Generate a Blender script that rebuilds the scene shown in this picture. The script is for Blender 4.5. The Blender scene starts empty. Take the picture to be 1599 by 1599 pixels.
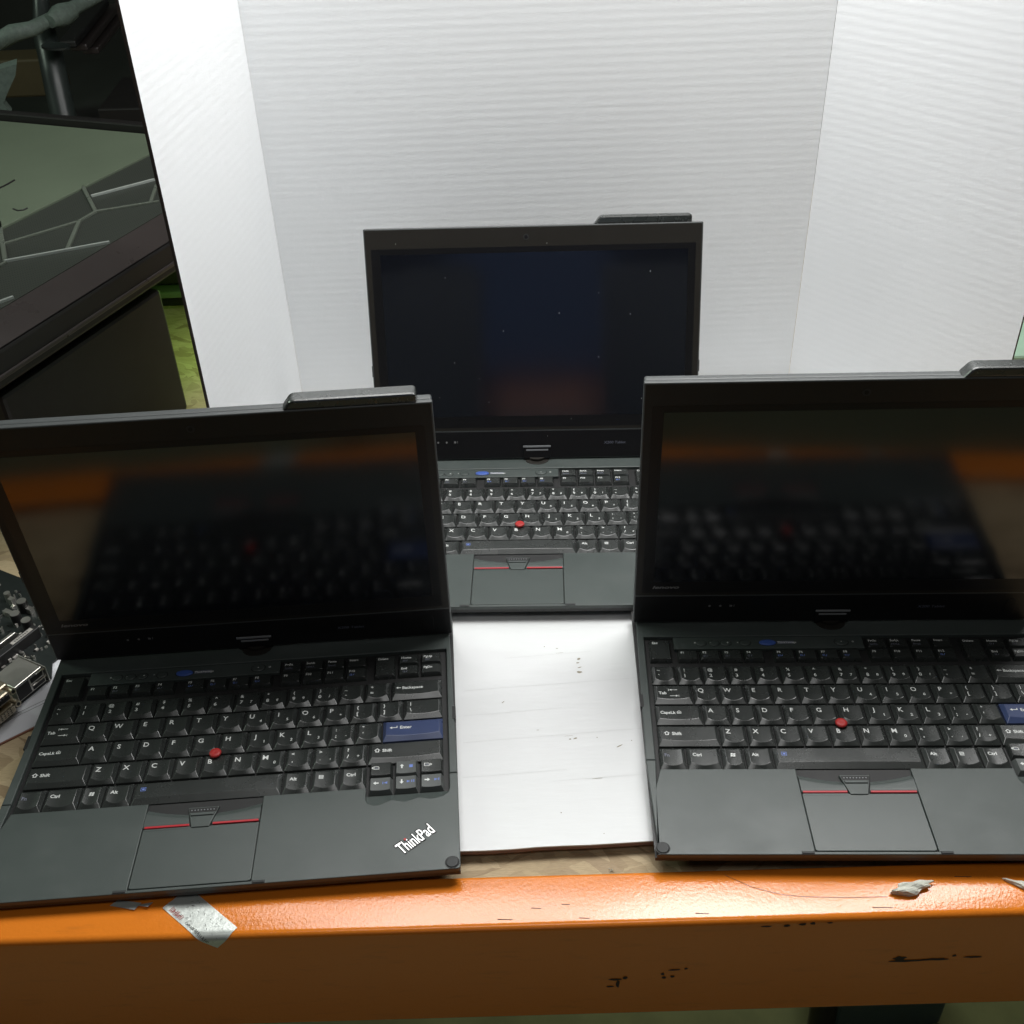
import bpy, bmesh, math, random
from mathutils import Vector, Matrix
random.seed(7)
S = bpy.context.scene
COL = S.collection
R = math.radians

# ------------------------------------------------------------------ camera
F_PX, PITCH, ROLL, CAM_H = 1702.375, 0.62402, -0.03961, 0.5545
cp, sp, cr, sr = math.cos(PITCH), math.sin(PITCH), math.cos(ROLL), math.sin(ROLL)
FW, UP, RT = Vector((0, cp, -sp)), Vector((0, sp, cp)), Vector((1, 0, 0))
RX = cr * RT + sr * UP
UX = -sr * RT + cr * UP
cam = bpy.data.cameras.new('camera')
cam.sensor_width = 36
cam.lens = F_PX / 1599 * 36
cam.clip_start = 0.02
cam.clip_end = 60
co = bpy.data.objects.new('camera', cam)
COL.objects.link(co)
co.matrix_world = Matrix(((RX.x, UX.x, -FW.x, 0), (RX.y, UX.y, -FW.y, 0), (RX.z, UX.z, -FW.z, CAM_H), (0, 0, 0, 1)))
S.camera = co
# ------------------------------------------------------------------ world, view
W = bpy.data.worlds.new('World')
S.world = W
W.use_nodes = True
W.node_tree.nodes['Background'].inputs[0].default_value = (1.0, 0.98, 0.86, 1)
W.node_tree.nodes['Background'].inputs[1].default_value = 0.026
S.view_settings.view_transform = 'Standard'
S.view_settings.look = 'None'
S.view_settings.exposure = 0
S.view_settings.gamma = 1
# ------------------------------------------------------------------ lamps
def lamp(name, loc, target, sx, sy, power, col=(1, 0.995, 0.98)):
    l = bpy.data.lights.new(name, 'AREA')
    l.shape = 'RECTANGLE'; l.size = sx; l.size_y = sy; l.energy = power; l.color = col
    o = bpy.data.objects.new(name, l); COL.objects.link(o)
    o.location = loc
    o.rotation_euler = (Vector(target) - Vector(loc)).to_track_quat('-Z', 'Y').to_euler()
    return o
lamp('lamp_right_panel', (0.30, 0.91, 0.86), (0.28, 0.84, 0), 0.26, 0.46, 5.9)
lamp('lamp_far_right_panel', (0.585, 0.91, 0.86), (0.50, 0.84, 0), 0.15, 0.46, 3.1)
lamp('lamp_left_panel', (-0.10, 0.91, 0.86), (-0.06, 0.84, 0), 0.46, 0.46, 6.0)
lamp('lamp_room_front', (0.05, -0.30, 1.8), (0.0, 0.55, 0), 0.9, 0.45, 3.6)
lamp('fill_room_back', (-1.9, 1.2, 1.3), (-0.5, 1.3, 0), 0.5, 0.5, 6.5, (0.80, 1.0, 0.82))  # added greenish fill to brighten the case and clutter, no source in view

def PX(x, y, Y):
    """a point of the view ray through photo pixel (x, y), at the real distance Y"""
    X, V = x - 799.5, -(y - 799.5)
    u, v = cr * X - sr * V, sr * X + cr * V
    d = FW + RT * u / F_PX + UP * v / F_PX
    return Vector((0, 0, CAM_H)) + d * (Y / d.y)
def PZ(x, y, z):
    X, V = x - 799.5, -(y - 799.5)
    u, v = cr * X - sr * V, sr * X + cr * V
    d = FW + RT * u / F_PX + UP * v / F_PX
    return Vector((0, 0, CAM_H)) + d * ((z - CAM_H) / d.z)

# ------------------------------------------------------------------ materials
class NT:
    def __init__(s, name):
        s.m = bpy.data.materials.new(name); s.m.use_nodes = True
        s.t = s.m.node_tree; s.n = s.t.nodes; s.b = s.n['Principled BSDF']
    def node(s, typ, **kw):
        n = s.n.new(typ)
        for k, v in kw.items():
            if k in n.inputs: n.inputs[k].default_value = v
            else: setattr(n, k, v)
        return n
    def link(s, a, b): s.t.links.new(a, b)
    def coords(s, scale=(1, 1, 1), rot=(0, 0, 0)):
        tc = s.node('ShaderNodeTexCoord'); mp = s.node('ShaderNodeMapping')
        mp.inputs['Scale'].default_value = scale; mp.inputs['Rotation'].default_value = rot
        s.link(tc.outputs['Object'], mp.inputs['Vector']); return mp.outputs['Vector']
    def noise(s, vec, scale, detail=3, rough=0.5):
        n = s.node('ShaderNodeTexNoise'); n.inputs['Scale'].default_value = scale
        n.inputs['Detail'].default_value = detail; n.inputs['Roughness'].default_value = rough
        s.link(vec, n.inputs['Vector']); return n.outputs['Fac']
    def ramp(s, fac, stops):
        r = s.node('ShaderNodeValToRGB'); e = r.color_ramp.elements
        while len(e) < len(stops): e.new(0.5)
        for el, (p, c) in zip(e, stops):
            el.position = p; el.color = (c[0], c[1], c[2], 1) if hasattr(c, '__len__') else (c, c, c, 1)
        s.link(fac, r.inputs['Fac']); return r.outputs['Color']
    def rng(s, fac, a, b, lo=0.0, hi=1.0):
        r = s.node('ShaderNodeMapRange'); s.link(fac, r.inputs['Value'])
        r.inputs['From Min'].default_value = lo; r.inputs['From Max'].default_value = hi
        r.inputs['To Min'].default_value = a; r.inputs['To Max'].default_value = b; return r.outputs['Result']
    def bump(s, h, strength, dist, prev=None):
        b = s.node('ShaderNodeBump'); b.inputs['Strength'].default_value = strength
        b.inputs['Distance'].default_value = dist; s.link(h, b.inputs['Height'])
        if prev: s.link(prev, b.inputs['Normal'])
        return b.outputs['Normal']
    def mix(s, fac, a, b, mode='MIX'):
        m = s.node('ShaderNodeMix'); m.data_type = 'RGBA'; m.blend_type = mode
        for sock, v in ((m.inputs[0], fac), (m.inputs[6], a), (m.inputs[7], b)):
            if hasattr(v, 'is_linked') or hasattr(v, 'links'): s.link(v, sock)
            elif hasattr(v, '__len__'): sock.default_value = (*v[:3], 1)
            else: sock.default_value = v
        return m.outputs[2]
    def set(s, **kw):
        names = dict(col='Base Color', rough='Roughness', metal='Metallic', spec='Specular IOR Level', coat='Coat Weight', crough='Coat Roughness', ior='IOR', normal='Normal')
        for k, v in kw.items():
            sock = s.b.inputs[names[k]]
            if hasattr(v, 'links'): s.link(v, sock)
            elif hasattr(v, '__len__'): sock.default_value = (*v[:3], 1)
            else: sock.default_value = v
        return s.m

def plain(name, col, rough=0.5, metal=0, spec=0.5, var=0.12, nscale=60, bump=0.0, bscale=900):
    t = NT(name); v = t.coords()
    f = t.noise(v, nscale, 4, 0.6)
    c = t.mix(f, [x * (1 - var) for x in col], [x * (1 + var) for x in col])
    rr = t.rng(t.noise(v, nscale * 0.4, 5, 0.65), rough - 0.05, rough + 0.05, 0.2, 0.8)
    t.set(col=c, rough=rr, metal=metal, spec=spec)
    if bump:
        t.set(normal=t.bump(t.noise(v, bscale, 2), bump, 0.0003))
    return t.m

M = {}
def m_deck():
    t = NT('matte_black_plastic'); v = t.coords()
    f = t.noise(v, 45, 4, 0.6)
    c = t.mix(f, (0.052, 0.064, 0.060), (0.063, 0.077, 0.072))
    sm = t.noise(t.coords((9, 14, 9), (0, 0, 0.5)), 2.4, 6, 0.62)          # hand smudges
    c = t.mix(t.rng(sm, 0, 0.32, 0.50, 0.78), c, (0.095, 0.105, 0.100))
    vo = t.node('ShaderNodeTexVoronoi'); vo.inputs['Scale'].default_value = 170; t.link(v, vo.inputs['Vector'])
    sp = t.node('ShaderNodeSeparateColor'); t.link(vo.outputs['Color'], sp.inputs['Color'])
    a = t.rng(vo.outputs['Distance'], 1, 0, 0.035, 0.06); b = t.rng(sp.outputs['Red'], 0, 1, 0.965, 0.97)
    m = t.node('ShaderNodeMath', operation='MULTIPLY'); t.link(a, m.inputs[0]); t.link(b, m.inputs[1])
    c = t.mix(m.outputs[0], c, (0.32, 0.32, 0.30))                          # dust specks
    t.set(col=c, rough=t.rng(sm, 0.36, 0.50, 0.35, 0.7), spec=0.5, normal=t.bump(t.noise(v, 2600, 2), 0.25, 0.0003)); return t.m
M['deck'] = m_deck()
M['lower'] = plain('lower_black_plastic', (0.020, 0.020, 0.020), 0.5, var=0.1)
M['key'] = plain('key_plastic', (0.029, 0.033, 0.031), 0.27, spec=1.0, var=0.08, nscale=80, bump=0.08, bscale=3000)
M['keyblue'] = plain('blue_key_plastic', (0.046, 0.066, 0.150), 0.30, var=0.05, nscale=90)
M['keylight'] = plain('arrow_key_plastic', (0.10, 0.108, 0.105), 0.34, var=0.05, nscale=90)
M['tray'] = plain('key_tray_black', (0.012, 0.012, 0.012), 0.6)
M['legend'] = plain('legend_print', (0.72, 0.74, 0.72), 0.5, var=0.04)
M['legendblue'] = plain('legend_print_blue', (0.16, 0.24, 0.62), 0.5, var=0.04)
M['legenddim'] = plain('legend_print_dim', (0.16, 0.17, 0.22), 0.5, var=0.04)
M['bezel'] = plain('screen_bezel_plastic', (0.019, 0.017, 0.014), 0.48, spec=0.35, var=0.1, nscale=50, bump=0.1, bscale=2500)
M['rim'] = plain('lid_rim_plastic', (0.060, 0.066, 0.066), 0.42, var=0.08)
M['glass'] = plain('black_screen_border', (0.008, 0.008, 0.009), 0.34, spec=0.35, var=0.05)
M['rubber'] = plain('rubber', (0.022, 0.024, 0.024), 0.6)
M['red'] = plain('red_plastic', (0.42, 0.022, 0.020), 0.5, var=0.05)
M['redstripe'] = plain('red_stripe', (0.45, 0.018, 0.028), 0.35, var=0.05)
M['silver'] = plain('silver_metal', (0.78, 0.78, 0.76), 0.3, metal=0.85, var=0.05)
M['printgrey'] = plain('grey_print', (0.20, 0.20, 0.20), 0.5, var=0.04)
M['brightgrey'] = plain('light_grey_plastic', (0.22, 0.23, 0.24), 0.35, var=0.04)
M['bluebtn'] = plain('blue_button', (0.06, 0.12, 0.42), 0.3, var=0.04)

def m_screen():
    t = NT('dark_display'); v = t.coords()
    t.set(col=(0.0045, 0.0055, 0.0095), ior=1.75, rough=t.rng(t.noise(v, 30, 3), 0.115, 0.135, 0.3, 0.7))
    return t.m
M['screen'] = m_screen()
def m_pad():
    t = NT('touchpad_surface'); v = t.coords()
    w = t.node('ShaderNodeTexWave'); w.wave_type = 'BANDS'; w.bands_direction = 'X'
    w.inputs['Scale'].default_value = 420; w.inputs['Distortion'].default_value = 0.6; t.link(v, w.inputs['Vector'])
    f = t.noise(v, 70, 4)
    t.set(col=t.mix(f, (0.050, 0.062, 0.058), (0.060, 0.074, 0.069)), rough=0.4, spec=0.55, normal=t.bump(w.outputs['Fac'], 0.10, 0.0001))
    return t.m
M['pad'] = m_pad()
def m_beam():
    t = NT('orange_paint'); v = t.coords()
    fine = t.noise(v, 480, 3, 0.6)
    mid = t.noise(v, 150, 2, 0.5)
    n = t.bump(fine, 0.17, 0.0008)
    n = t.bump(mid, 0.06, 0.0010, n)
    dirt = t.noise(t.coords((3, 14, 14)), 9, 5, 0.65)
    c = t.mix(t.rng(dirt, 0, 0.5, 0.56, 0.80), (0.80, 0.225, 0.020), (0.50, 0.14, 0.02))
    # scuffed bare spots on the paint
    sc = t.noise(t.coords((18, 90, 90)), 3.1, 6, 0.7)
    c = t.mix(t.rng(sc, 0, 0.85, 0.735, 0.765), c, (0.035, 0.03, 0.025))
    t.set(col=c, rough=0.14, ior=1.6, normal=n)
    return t.m
M['beam'] = m_beam()
def m_osb(name, tint=(1, 1, 1)):
    t = NT(name)
    def lay(rot, sx, sy):
        tc = t.node('ShaderNodeTexCoord'); ns = t.node('ShaderNodeTexNoise'); ns.inputs['Scale'].default_value = 38; ns.inputs['Detail'].default_value = 4; t.link(tc.outputs['Object'], ns.inputs['Vector'])
        ml = t.node('ShaderNodeVectorMath', operation='MULTIPLY_ADD'); t.link(ns.outputs['Color'], ml.inputs[0]); ml.inputs[1].default_value = (0.012, 0.012, 0); t.link(tc.outputs['Object'], ml.inputs[2])
        mp = t.node('ShaderNodeMapping'); mp.inputs['Rotation'].default_value = (0, 0, rot); t.link(ml.outputs[0], mp.inputs['Vector'])
        m2 = t.node('ShaderNodeMapping'); m2.inputs['Scale'].default_value = (sx, sy, 8); t.link(mp.outputs['Vector'], m2.inputs['Vector']); v = m2.outputs['Vector']
        vo = t.node('ShaderNodeTexVoronoi'); vo.inputs['Scale'].default_value = 1.0; t.link(v, vo.inputs['Vector'])
        sep = t.node('ShaderNodeSeparateColor'); t.link(vo.outputs['Color'], sep.inputs['Color'])
        return sep.outputs['Red'], sep.outputs['Green'], vo.outputs['Distance']
    a, a2, da = lay(0.5, 24, 110); b, b2, db = lay(-0.7, 100, 26); c, c2, dc = lay(1.25, 130, 34)
    sel = t.mix(t.rng(a2, 0, 1, 0.45, 0.55), a, b); sel = t.mix(t.rng(c2, 0, 1, 0.60, 0.66), sel, c)
    grain = t.noise(t.coords((60, 400, 60), (0, 0, 0.4)), 3, 4, 0.6)
    g = lambda k: tuple(x * y for x, y in zip(k, tint))
    col = t.ramp(sel, [(0.0, g((0.30, 0.21, 0.115))), (0.35, g((0.46, 0.35, 0.20))), (0.7, g((0.55, 0.43, 0.26))), (1.0, g((0.36, 0.26, 0.15)))])
    col = t.mix(t.rng(grain, 0, 0.45, 0.45, 0.8), col, g((0.22, 0.15, 0.08)))
    h = t.mix(0.5, sel, grain)
    t.set(col=col, rough=0.6, normal=t.bump(h, 0.5, 0.0012)); return t.m
M['osb'] = m_osb('oriented_strand_board')
M['osbedge'] = plain('board_edge', (0.30, 0.22, 0.13), 0.8, var=0.3, nscale=200)
def m_white():
    t = NT('white_board_surface'); v = t.coords()
    f = t.noise(v, 9, 5, 0.6); st = t.noise(t.coords((1, 12, 1)), 22, 5, 0.7)
    c = t.mix(f, (0.71, 0.72, 0.72), (0.78, 0.79, 0.79))
    c = t.mix(t.rng(st, 0, 0.14, 0.70, 0.80), c, (0.48, 0.47, 0.44))
    t.set(col=c, rough=t.rng(t.noise(v, 25, 3), 0.28, 0.42, 0.35, 0.65), spec=0.45, normal=t.bump(t.noise(t.coords((14, 60, 14)), 2.2, 4), 0.25, 0.0012)); return t.m
M['white'] = m_white()
def m_corr():
    t = NT('white_corrugated_card')
    tc = t.node('ShaderNodeTexCoord'); sx = t.node('ShaderNodeSeparateXYZ'); t.link(tc.outputs['Object'], sx.inputs['Vector'])
    n = t.noise(tc.outputs['Object'], 5, 3)
    ml = t.node('ShaderNodeMath', operation='MULTIPLY'); t.link(sx.outputs['Z'], ml.inputs[0]); ml.inputs[1].default_value = 2 * math.pi / 0.0071
    ad = t.node('ShaderNodeMath', operation='MULTIPLY_ADD'); t.link(n, ad.inputs[0]); ad.inputs[1].default_value = 0.9; t.link(ml.outputs[0], ad.inputs[2])
    sn = t.node('ShaderNodeMath', operation='SINE'); t.link(ad.outputs[0], sn.inputs[0])
    amp = t.node('ShaderNodeMath', operation='MULTIPLY'); t.link(sn.outputs[0], amp.inputs[0])
    t.link(t.rng(t.noise(t.coords((4, 4, 26)), 3, 4, 0.6), 0.35, 1.25, 0.3, 0.7), amp.inputs[1])
    nb = t.bump(amp.outputs[0], 0.13, 0.00025)
    nb = t.bump(t.noise(t.coords((30, 30, 90)), 2.2, 4, 0.6), 0.10, 0.0010, nb)
    c = t.mix(t.noise(tc.outputs['Object'], 3.5, 4), (0.81, 0.825, 0.835), (0.84, 0.855, 0.865))
    t.set(col=c, rough=0.5, spec=0.35, normal=nb); return t.m
M['corr'] = m_corr()
M['cardedge'] = plain('card_cut_edge', (0.05, 0.038, 0.032), 0.8, var=0.3, nscale=300)
M['pinkedge'] = plain('paper_edge_brown', (0.28, 0.17, 0.14), 0.7, var=0.25, nscale=120)
M['creamedge'] = plain('paper_edge_cream', (0.36, 0.27, 0.19), 0.7, var=0.25, nscale=120)
M['mark'] = plain('dirt_mark', (0.30, 0.27, 0.20), 0.8, var=0.3, nscale=400)
M['score'] = plain('score_line', (0.66, 0.67, 0.665), 0.6, var=0.1, nscale=200)
M['paper'] = plain('white_paper', (0.66, 0.67, 0.70), 0.7, var=0.05, nscale=20)
M['paperbrown'] = plain('brown_paper_edge', (0.25, 0.11, 0.07), 0.7)
M['pcb'] = plain('circuit_board', (0.014, 0.018, 0.017), 0.38, var=0.5, nscale=300)
M['chip'] = plain('black_component', (0.018, 0.018, 0.018), 0.4)
M['connmetal'] = plain('connector_metal', (0.62, 0.55, 0.42), 0.38, metal=0.9, var=0.12, nscale=150)
M['steel'] = plain('shield_metal', (0.68, 0.66, 0.61), 0.36, metal=0.95, var=0.1, nscale=120)
M['cream'] = plain('cream_plastic', (0.50, 0.45, 0.34), 0.5)
M['labelgrey'] = plain('grey_sticker', (0.40, 0.38, 0.35), 0.6)
M['casetop'] = plain('grey_case_panel', (0.145, 0.180, 0.125), 0.55, var=0.15, nscale=8)
M['casedark'] = plain('dark_case_plastic', (0.016, 0.014, 0.014), 0.5, var=0.2)
M['caseedge'] = plain('case_edge_plastic', (0.055, 0.046, 0.044), 0.30, var=0.1)
M['trim'] = plain('case_trim', (0.15, 0.17, 0.14), 0.28, var=0.1)
M['trimbright'] = plain('case_trim_bright', (0.42, 0.46, 0.43), 0.3, var=0.1)
def m_mesh():
    t = NT('perforated_case_mesh'); v = t.coords()
    vo = t.node('ShaderNodeTexVoronoi'); vo.inputs['Scale'].default_value = 330; vo.inputs['Randomness'].default_value = 0.0; t.link(v, vo.inputs['Vector'])
    c = t.mix(t.rng(vo.outputs['Distance'], 0, 1, 0.32, 0.42), (0.008, 0.008, 0.008), (0.055, 0.062, 0.052))
    t.set(col=c, rough=0.5); return t.m
M['mesh'] = m_mesh()
M['tube'] = plain('black_tube', (0.028, 0.036, 0.034), 0.36, var=0.3, nscale=20)
M['foam'] = plain('green_grey_foam', (0.13, 0.17, 0.145), 0.6, var=0.5, nscale=160)
M['backdark'] = plain('dark_background', (0.035, 0.038, 0.033), 0.7, var=0.4, nscale=3)
M['concrete'] = plain('floor_concrete', (0.42, 0.46, 0.27), 0.7, var=0.5, nscale=12)
M['bluebox'] = plain('blue_grey_plastic', (0.10, 0.16, 0.17), 0.5)
M['greenbin'] = plain('pale_green_plastic', (0.38, 0.56, 0.42), 0.5, var=0.06)
M['tan'] = plain('tan_box', (0.07, 0.055, 0.025), 0.6)
M['tissue'] = plain('crumpled_paper', (0.62, 0.62, 0.54), 0.7, var=0.1)
M['yellow'] = plain('yellow_paper', (0.60, 0.45, 0.06), 0.6)
M['foil'] = plain('silver_foil', (0.70, 0.74, 0.70), 0.30, metal=0.45, var=0.08, nscale=300, bump=0.5, bscale=260)
M['inkred'] = plain('red_ink', (0.42, 0.10, 0.09), 0.5)
M['inkblack'] = plain('black_ink', (0.06, 0.06, 0.06), 0.5)
M['hair'] = plain('dark_hair', (0.10, 0.06, 0.04), 0.5)
M['bare'] = plain('scuffed_dark_metal', (0.050, 0.030, 0.020), 0.7, var=0.4, nscale=600)

# ------------------------------------------------------------------ mesh helpers
def obj(name, verts, faces, mats, parent=None, fm=None, smooth=False):
    me = bpy.data.meshes.new(name)
    me.from_pydata([tuple(v) for v in verts], [], faces)
    if not isinstance(mats, (list, tuple)): mats = [mats]
    for m in mats: me.materials.append(m)
    if fm:
        for p, i in zip(me.polygons, fm): p.material_index = i
    if smooth:
        for p in me.polygons: p.use_smooth = True
    me.update()
    o = bpy.data.objects.new(name, me); COL.objects.link(o)
    if parent: o.parent = parent
    return o
class MB:
    """collects shapes into ONE mesh object"""
    def __init__(s): s.v = []; s.f = []; s.m = []; s.sm = []
    def add(s, v, f, mi=0, smooth=False):
        b = len(s.v); s.v += [tuple(x) for x in v]; s.f += [tuple(i + b for i in q) for q in f]; s.m += [mi] * len(f); s.sm += [smooth] * len(f)
    def addbm(s, bm, mi=None, smooth=False):
        bm.verts.index_update()
        b = len(s.v); s.v += [tuple(v.co) for v in bm.verts]
        for f in bm.faces:
            s.f.append(tuple(v.index + b for v in f.verts)); s.m.append(f.material_index if mi is None else mi); s.sm.append(smooth)
        bm.free()
    def box(s, x0, x1, y0, y1, z0, z1, mi=0, bev=0.0, seg=2, mat=None):
        bm = bmesh.new(); bmesh.ops.create_cube(bm, size=1)
        for v in bm.verts: v.co = Vector(((x0 + x1) / 2 + v.co.x * (x1 - x0), (y0 + y1) / 2 + v.co.y * (y1 - y0), (z0 + z1) / 2 + v.co.z * (z1 - z0)))
        if bev: bmesh.ops.bevel(bm, geom=bm.edges[:], offset=bev, segments=seg, profile=0.5, affect='EDGES')
        if mat: bmesh.ops.transform(bm, matrix=mat, verts=bm.verts)
        s.addbm(bm, mi)
    def prism(s, pts, z0, z1, mi=0, bev=0.0, mat=None, both=False, seg=2):
        bm = bmesh.new()
        a = [bm.verts.new((x, y, z0)) for x, y in pts]; b = [bm.verts.new((x, y, z1)) for x, y in pts]
        n = len(pts); bm.faces.new(a[::-1]); top = bm.faces.new(b)
        for i in range(n): bm.faces.new((a[i], a[(i + 1) % n], b[(i + 1) % n], b[i]))
        bmesh.ops.recalc_face_normals(bm, faces=bm.faces)
        if bev:
            es = list(top.edges)
            bmesh.ops.bevel(bm, geom=es, offset=bev, segments=seg, profile=0.5, affect='EDGES')
        if mat: bmesh.ops.transform(bm, matrix=mat, verts=bm.verts)
        s.addbm(bm, mi)
    def cyl(s, p0, p1, r0, r1=None, n=20, mi=0, caps=True, smooth=True):
        r1 = r0 if r1 is None else r1
        p0, p1 = Vector(p0), Vector(p1); d = (p1 - p0).normalized()
        a = d.orthogonal().normalized(); b = d.cross(a)
        v = []
        for p, r in ((p0, r0), (p1, r1)):
            for i in range(n):
                t = 2 * math.pi * i / n; v.append(p + a * math.cos(t) * r + b * math.sin(t) * r)
        s.add(v, [(i, (i + 1) % n, n + (i + 1) % n, n + i) for i in range(n)], mi, smooth)
        if caps: s.add(v, [tuple(range(n))[::-1], tuple(range(n, 2 * n))], mi)
    def tube(s, pts, r, n=10, mi=0):
        pts = [Vector(p) for p in pts]; v = []; a = None
        for i, p in enumerate(pts):
            d = (pts[min(i + 1, len(pts) - 1)] - pts[max(i - 1, 0)]).normalized()
            a = d.orthogonal().normalized() if a is None else (a - d * a.dot(d)).normalized()
            b = d.cross(a); rr = r[i] if hasattr(r, '__len__') else r
            for k in range(n):
                t = 2 * math.pi * k / n; v.append(p + a * math.cos(t) * rr + b * math.sin(t) * rr)
        f = [(i * n + k, i * n + (k + 1) % n, (i + 1) * n + (k + 1) % n, (i + 1) * n + k) for i in range(len(pts) - 1) for k in range(n)]
        s.add(v, f, mi, True)
        s.add(v, [tuple(range(n))[::-1], tuple(range(len(v) - n, len(v)))], mi)
    def build(s, name, mats, parent=None):
        o = obj(name, s.v, s.f, mats, parent, s.m)
        for p, q in zip(o.data.polygons, s.sm): p.use_smooth = q
        return o
def tag(o, label=None, cat=None, group=None, kind=None):
    for k, v in (('label', label), ('category', cat), ('group', group), ('kind', kind)):
        if v: o[k] = v
    return o
def empty(name, loc=(0, 0, 0), rz=0):
    o = bpy.data.objects.new(name, None); COL.objects.link(o); o.location = loc; o.rotation_euler = (0, 0, rz); o.empty_display_size = 0.05
    return o
MM = 0.001
def mm(pts): return [(x * MM, y * MM) for x, y in pts]

_tc = {}
def text_geo(txt, size, shear=0.0, bold=0.0, spacing=1.0):
    k = (txt, size, shear, bold, spacing)
    if k in _tc: return _tc[k]
    c = bpy.data.curves.new('t', 'FONT'); c.body = txt; c.size = size; c.align_x = 'LEFT'; c.align_y = 'BOTTOM_BASELINE'
    c.shear = shear; c.offset = bold; c.space_character = spacing; c.resolution_u = 3
    o = bpy.data.objects.new('t', c); COL.objects.link(o)
    dg = bpy.context.evaluated_depsgraph_get()
    me = bpy.data.meshes.new_from_object(o.evaluated_get(dg))
    v = [tuple(x.co) for x in me.vertices]; f = [tuple(p.vertices) for p in me.polygons]
    bpy.data.objects.remove(o); bpy.data.curves.remove(c); bpy.data.meshes.remove(me)
    if v:
        xs = [a[0] for a in v]; ys = [a[1] for a in v]; bb = (min(xs), max(xs), min(ys), max(ys))
    else: bb = (0, 0, 0, 0)
    _tc[k] = (v, f, bb); return _tc[k]
def put_text(mb, txt, x, y, size, zfun, mi, align='C', capc=True, shear=0.0, bold=0.0, sx=1.0, spacing=1.0):
    v, f, bb = text_geo(txt, size, shear, bold, spacing)
    if not v: return
    ox = x - (bb[0] + bb[1]) / 2 * sx if align == 'C' else x - bb[0] * sx
    oy = y - size * 0.36 if capc else y - (bb[2] + bb[3]) / 2
    mb.add([(a[0] * sx + ox, a[1] + oy, zfun(a[0] * sx + ox)) for a in v], f, mi)

# ------------------------------------------------------------------ laptop
KEYS = []      # (x0, x1, y0, depth, kind, legends)
P_ = 18.43; GAP = 1.0
def A(txt, x, y, s, mi=1, al='C', b=0.06): return (txt, x, y, s, mi, al, b)
def LET(c, sub=None):
    l = [A(c, 5.2, 10.0, 4.9)]
    if sub: l.append(A(sub, 11.6, 5.4, 3.1, b=0.02))
    return l
def SYM(t, b, sub=None):
    l = [A(t, 5.0, 11.2, 3.5), A(b, 5.0, 5.6, 3.9)]
    if sub: l.append(A(sub, 11.8, 5.6, 3.1, b=0.02))
    return l
def row(y0, left, items):
    for i, lg in enumerate(items): KEYS.append((left + i * P_, left + (i + 1) * P_ - GAP, y0, 18.0, 'n', lg))
D0, D1, D2, D3, D4 = 146.2, 127.0, 107.7, 88.4, 68.6
KEYS.append((10.0, 27.4, D0, 18.0, 'n', SYM('~', '`')))
row(D0, 28.5, [SYM('!', '1'), SYM('@', '2'), SYM('#', '3'), SYM('$', '4'), SYM('%', '5'), SYM('^', '6'), SYM('&', '7', '7'), SYM('*', '8', '8'), SYM('(', '9', '9'), SYM(')', '0', '/'), SYM('_', '-'), SYM('+', '=')])
KEYS.append((250.2, 285.7, D0, 18.0, 'w', [A('<-', 5.2, 8.4, 3.4), A('Backspace', 7.6, 8.4, 3.3, al='L')]))
KEYS.append((10.0, 36.7, D1, 18.0, 'w', [A('Tab', 3.3, 7.4, 3.3, al='L'), A('tabl', 13.4, 10.4, 3), A('tabr', 14.2, 4.6, 3)]))
row(D1, 37.7, [LET('Q'), LET('W'), LET('E'), LET('R'), LET('T'), LET('Y'), LET('U', '4'), LET('I', '5'), LET('O', '6'), LET('P', '*'), SYM('{', '['), SYM('}', ']')])
KEYS.append((258.9, 285.7, D1, 18.0, 'w', SYM('|', '\\')))
KEYS.append((9.7, 41.3, D2, 18.0, 'caps', [A('CapsLk', 3.2, 8.0, 3.2, al='L'), A('lock', 16.0, 8.2, 3)]))
row(D2, 42.3, [LET('A'), LET('S'), LET('D'), LET('F'), LET('G'), LET('H'), LET('J', '1'), LET('K', '2'), LET('L', '3'), SYM(':', ';', '-'), SYM('"', "'")])
KEYS.append((245.0, 285.9, D2, 18.0, 'blue', [A('enter', 7.2, 9.0, 3), A('Enter', 11.8, 9.0, 3.4, al='L')]))
KEYS.append((9.6, 50.5, D3, 18.0, 'w', [A('up', 6.0, 8.0, 3), A('Shift', 9.4, 8.0, 3.4, al='L')]))
row(D3, 51.5, [LET('Z'), LET('X'), LET('C'), LET('V'), LET('B'), LET('N'), LET('M', '0'), SYM('<', ','), SYM('>', '.', ','), SYM('?', '/', '+')])
KEYS.append((235.9, 285.8, D3, 18.0, 'w', [A('up', 6.0, 8.4, 3), A('Shift', 9.4, 8.4, 3.4, al='L')]))
KEYS.append((9.0, 26.2, D4, 18.0, 'n', [A('Fn', 3.4, 9.2, 3.4, 3, 'L')]))
KEYS.append((27.2, 49.2, D4, 18.0, 'n', [A('Ctrl', 3.6, 9.4, 3.4, al='L')]))
KEYS.append((50.2, 64.6, D4, 18.0, 'n', [A('win', 7.0, 9.2, 3)]))
KEYS.append((65.6, 83.0, D4, 18.0, 'n', [A('Alt', 3.8, 9.4, 3.4, al='L')]))
KEYS.append((84.0, 180.0, D4, 18.0, 'space', [A('lamp', 6.6, 9.4, 3, 2)]))
KEYS.append((181.0, 198.6, D4, 18.0, 'n', [A('Alt', 4.2, 9.6, 3.4, al='L')]))
KEYS.append((199.6, 217.2, D4, 18.0, 'n', [A('menu', 6.2, 9.6, 3)]))
KEYS.append((218.2, 235.2, D4, 18.0, 'n', [A('Ctrl', 4.2, 9.6, 3.4, al='L')]))
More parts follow.
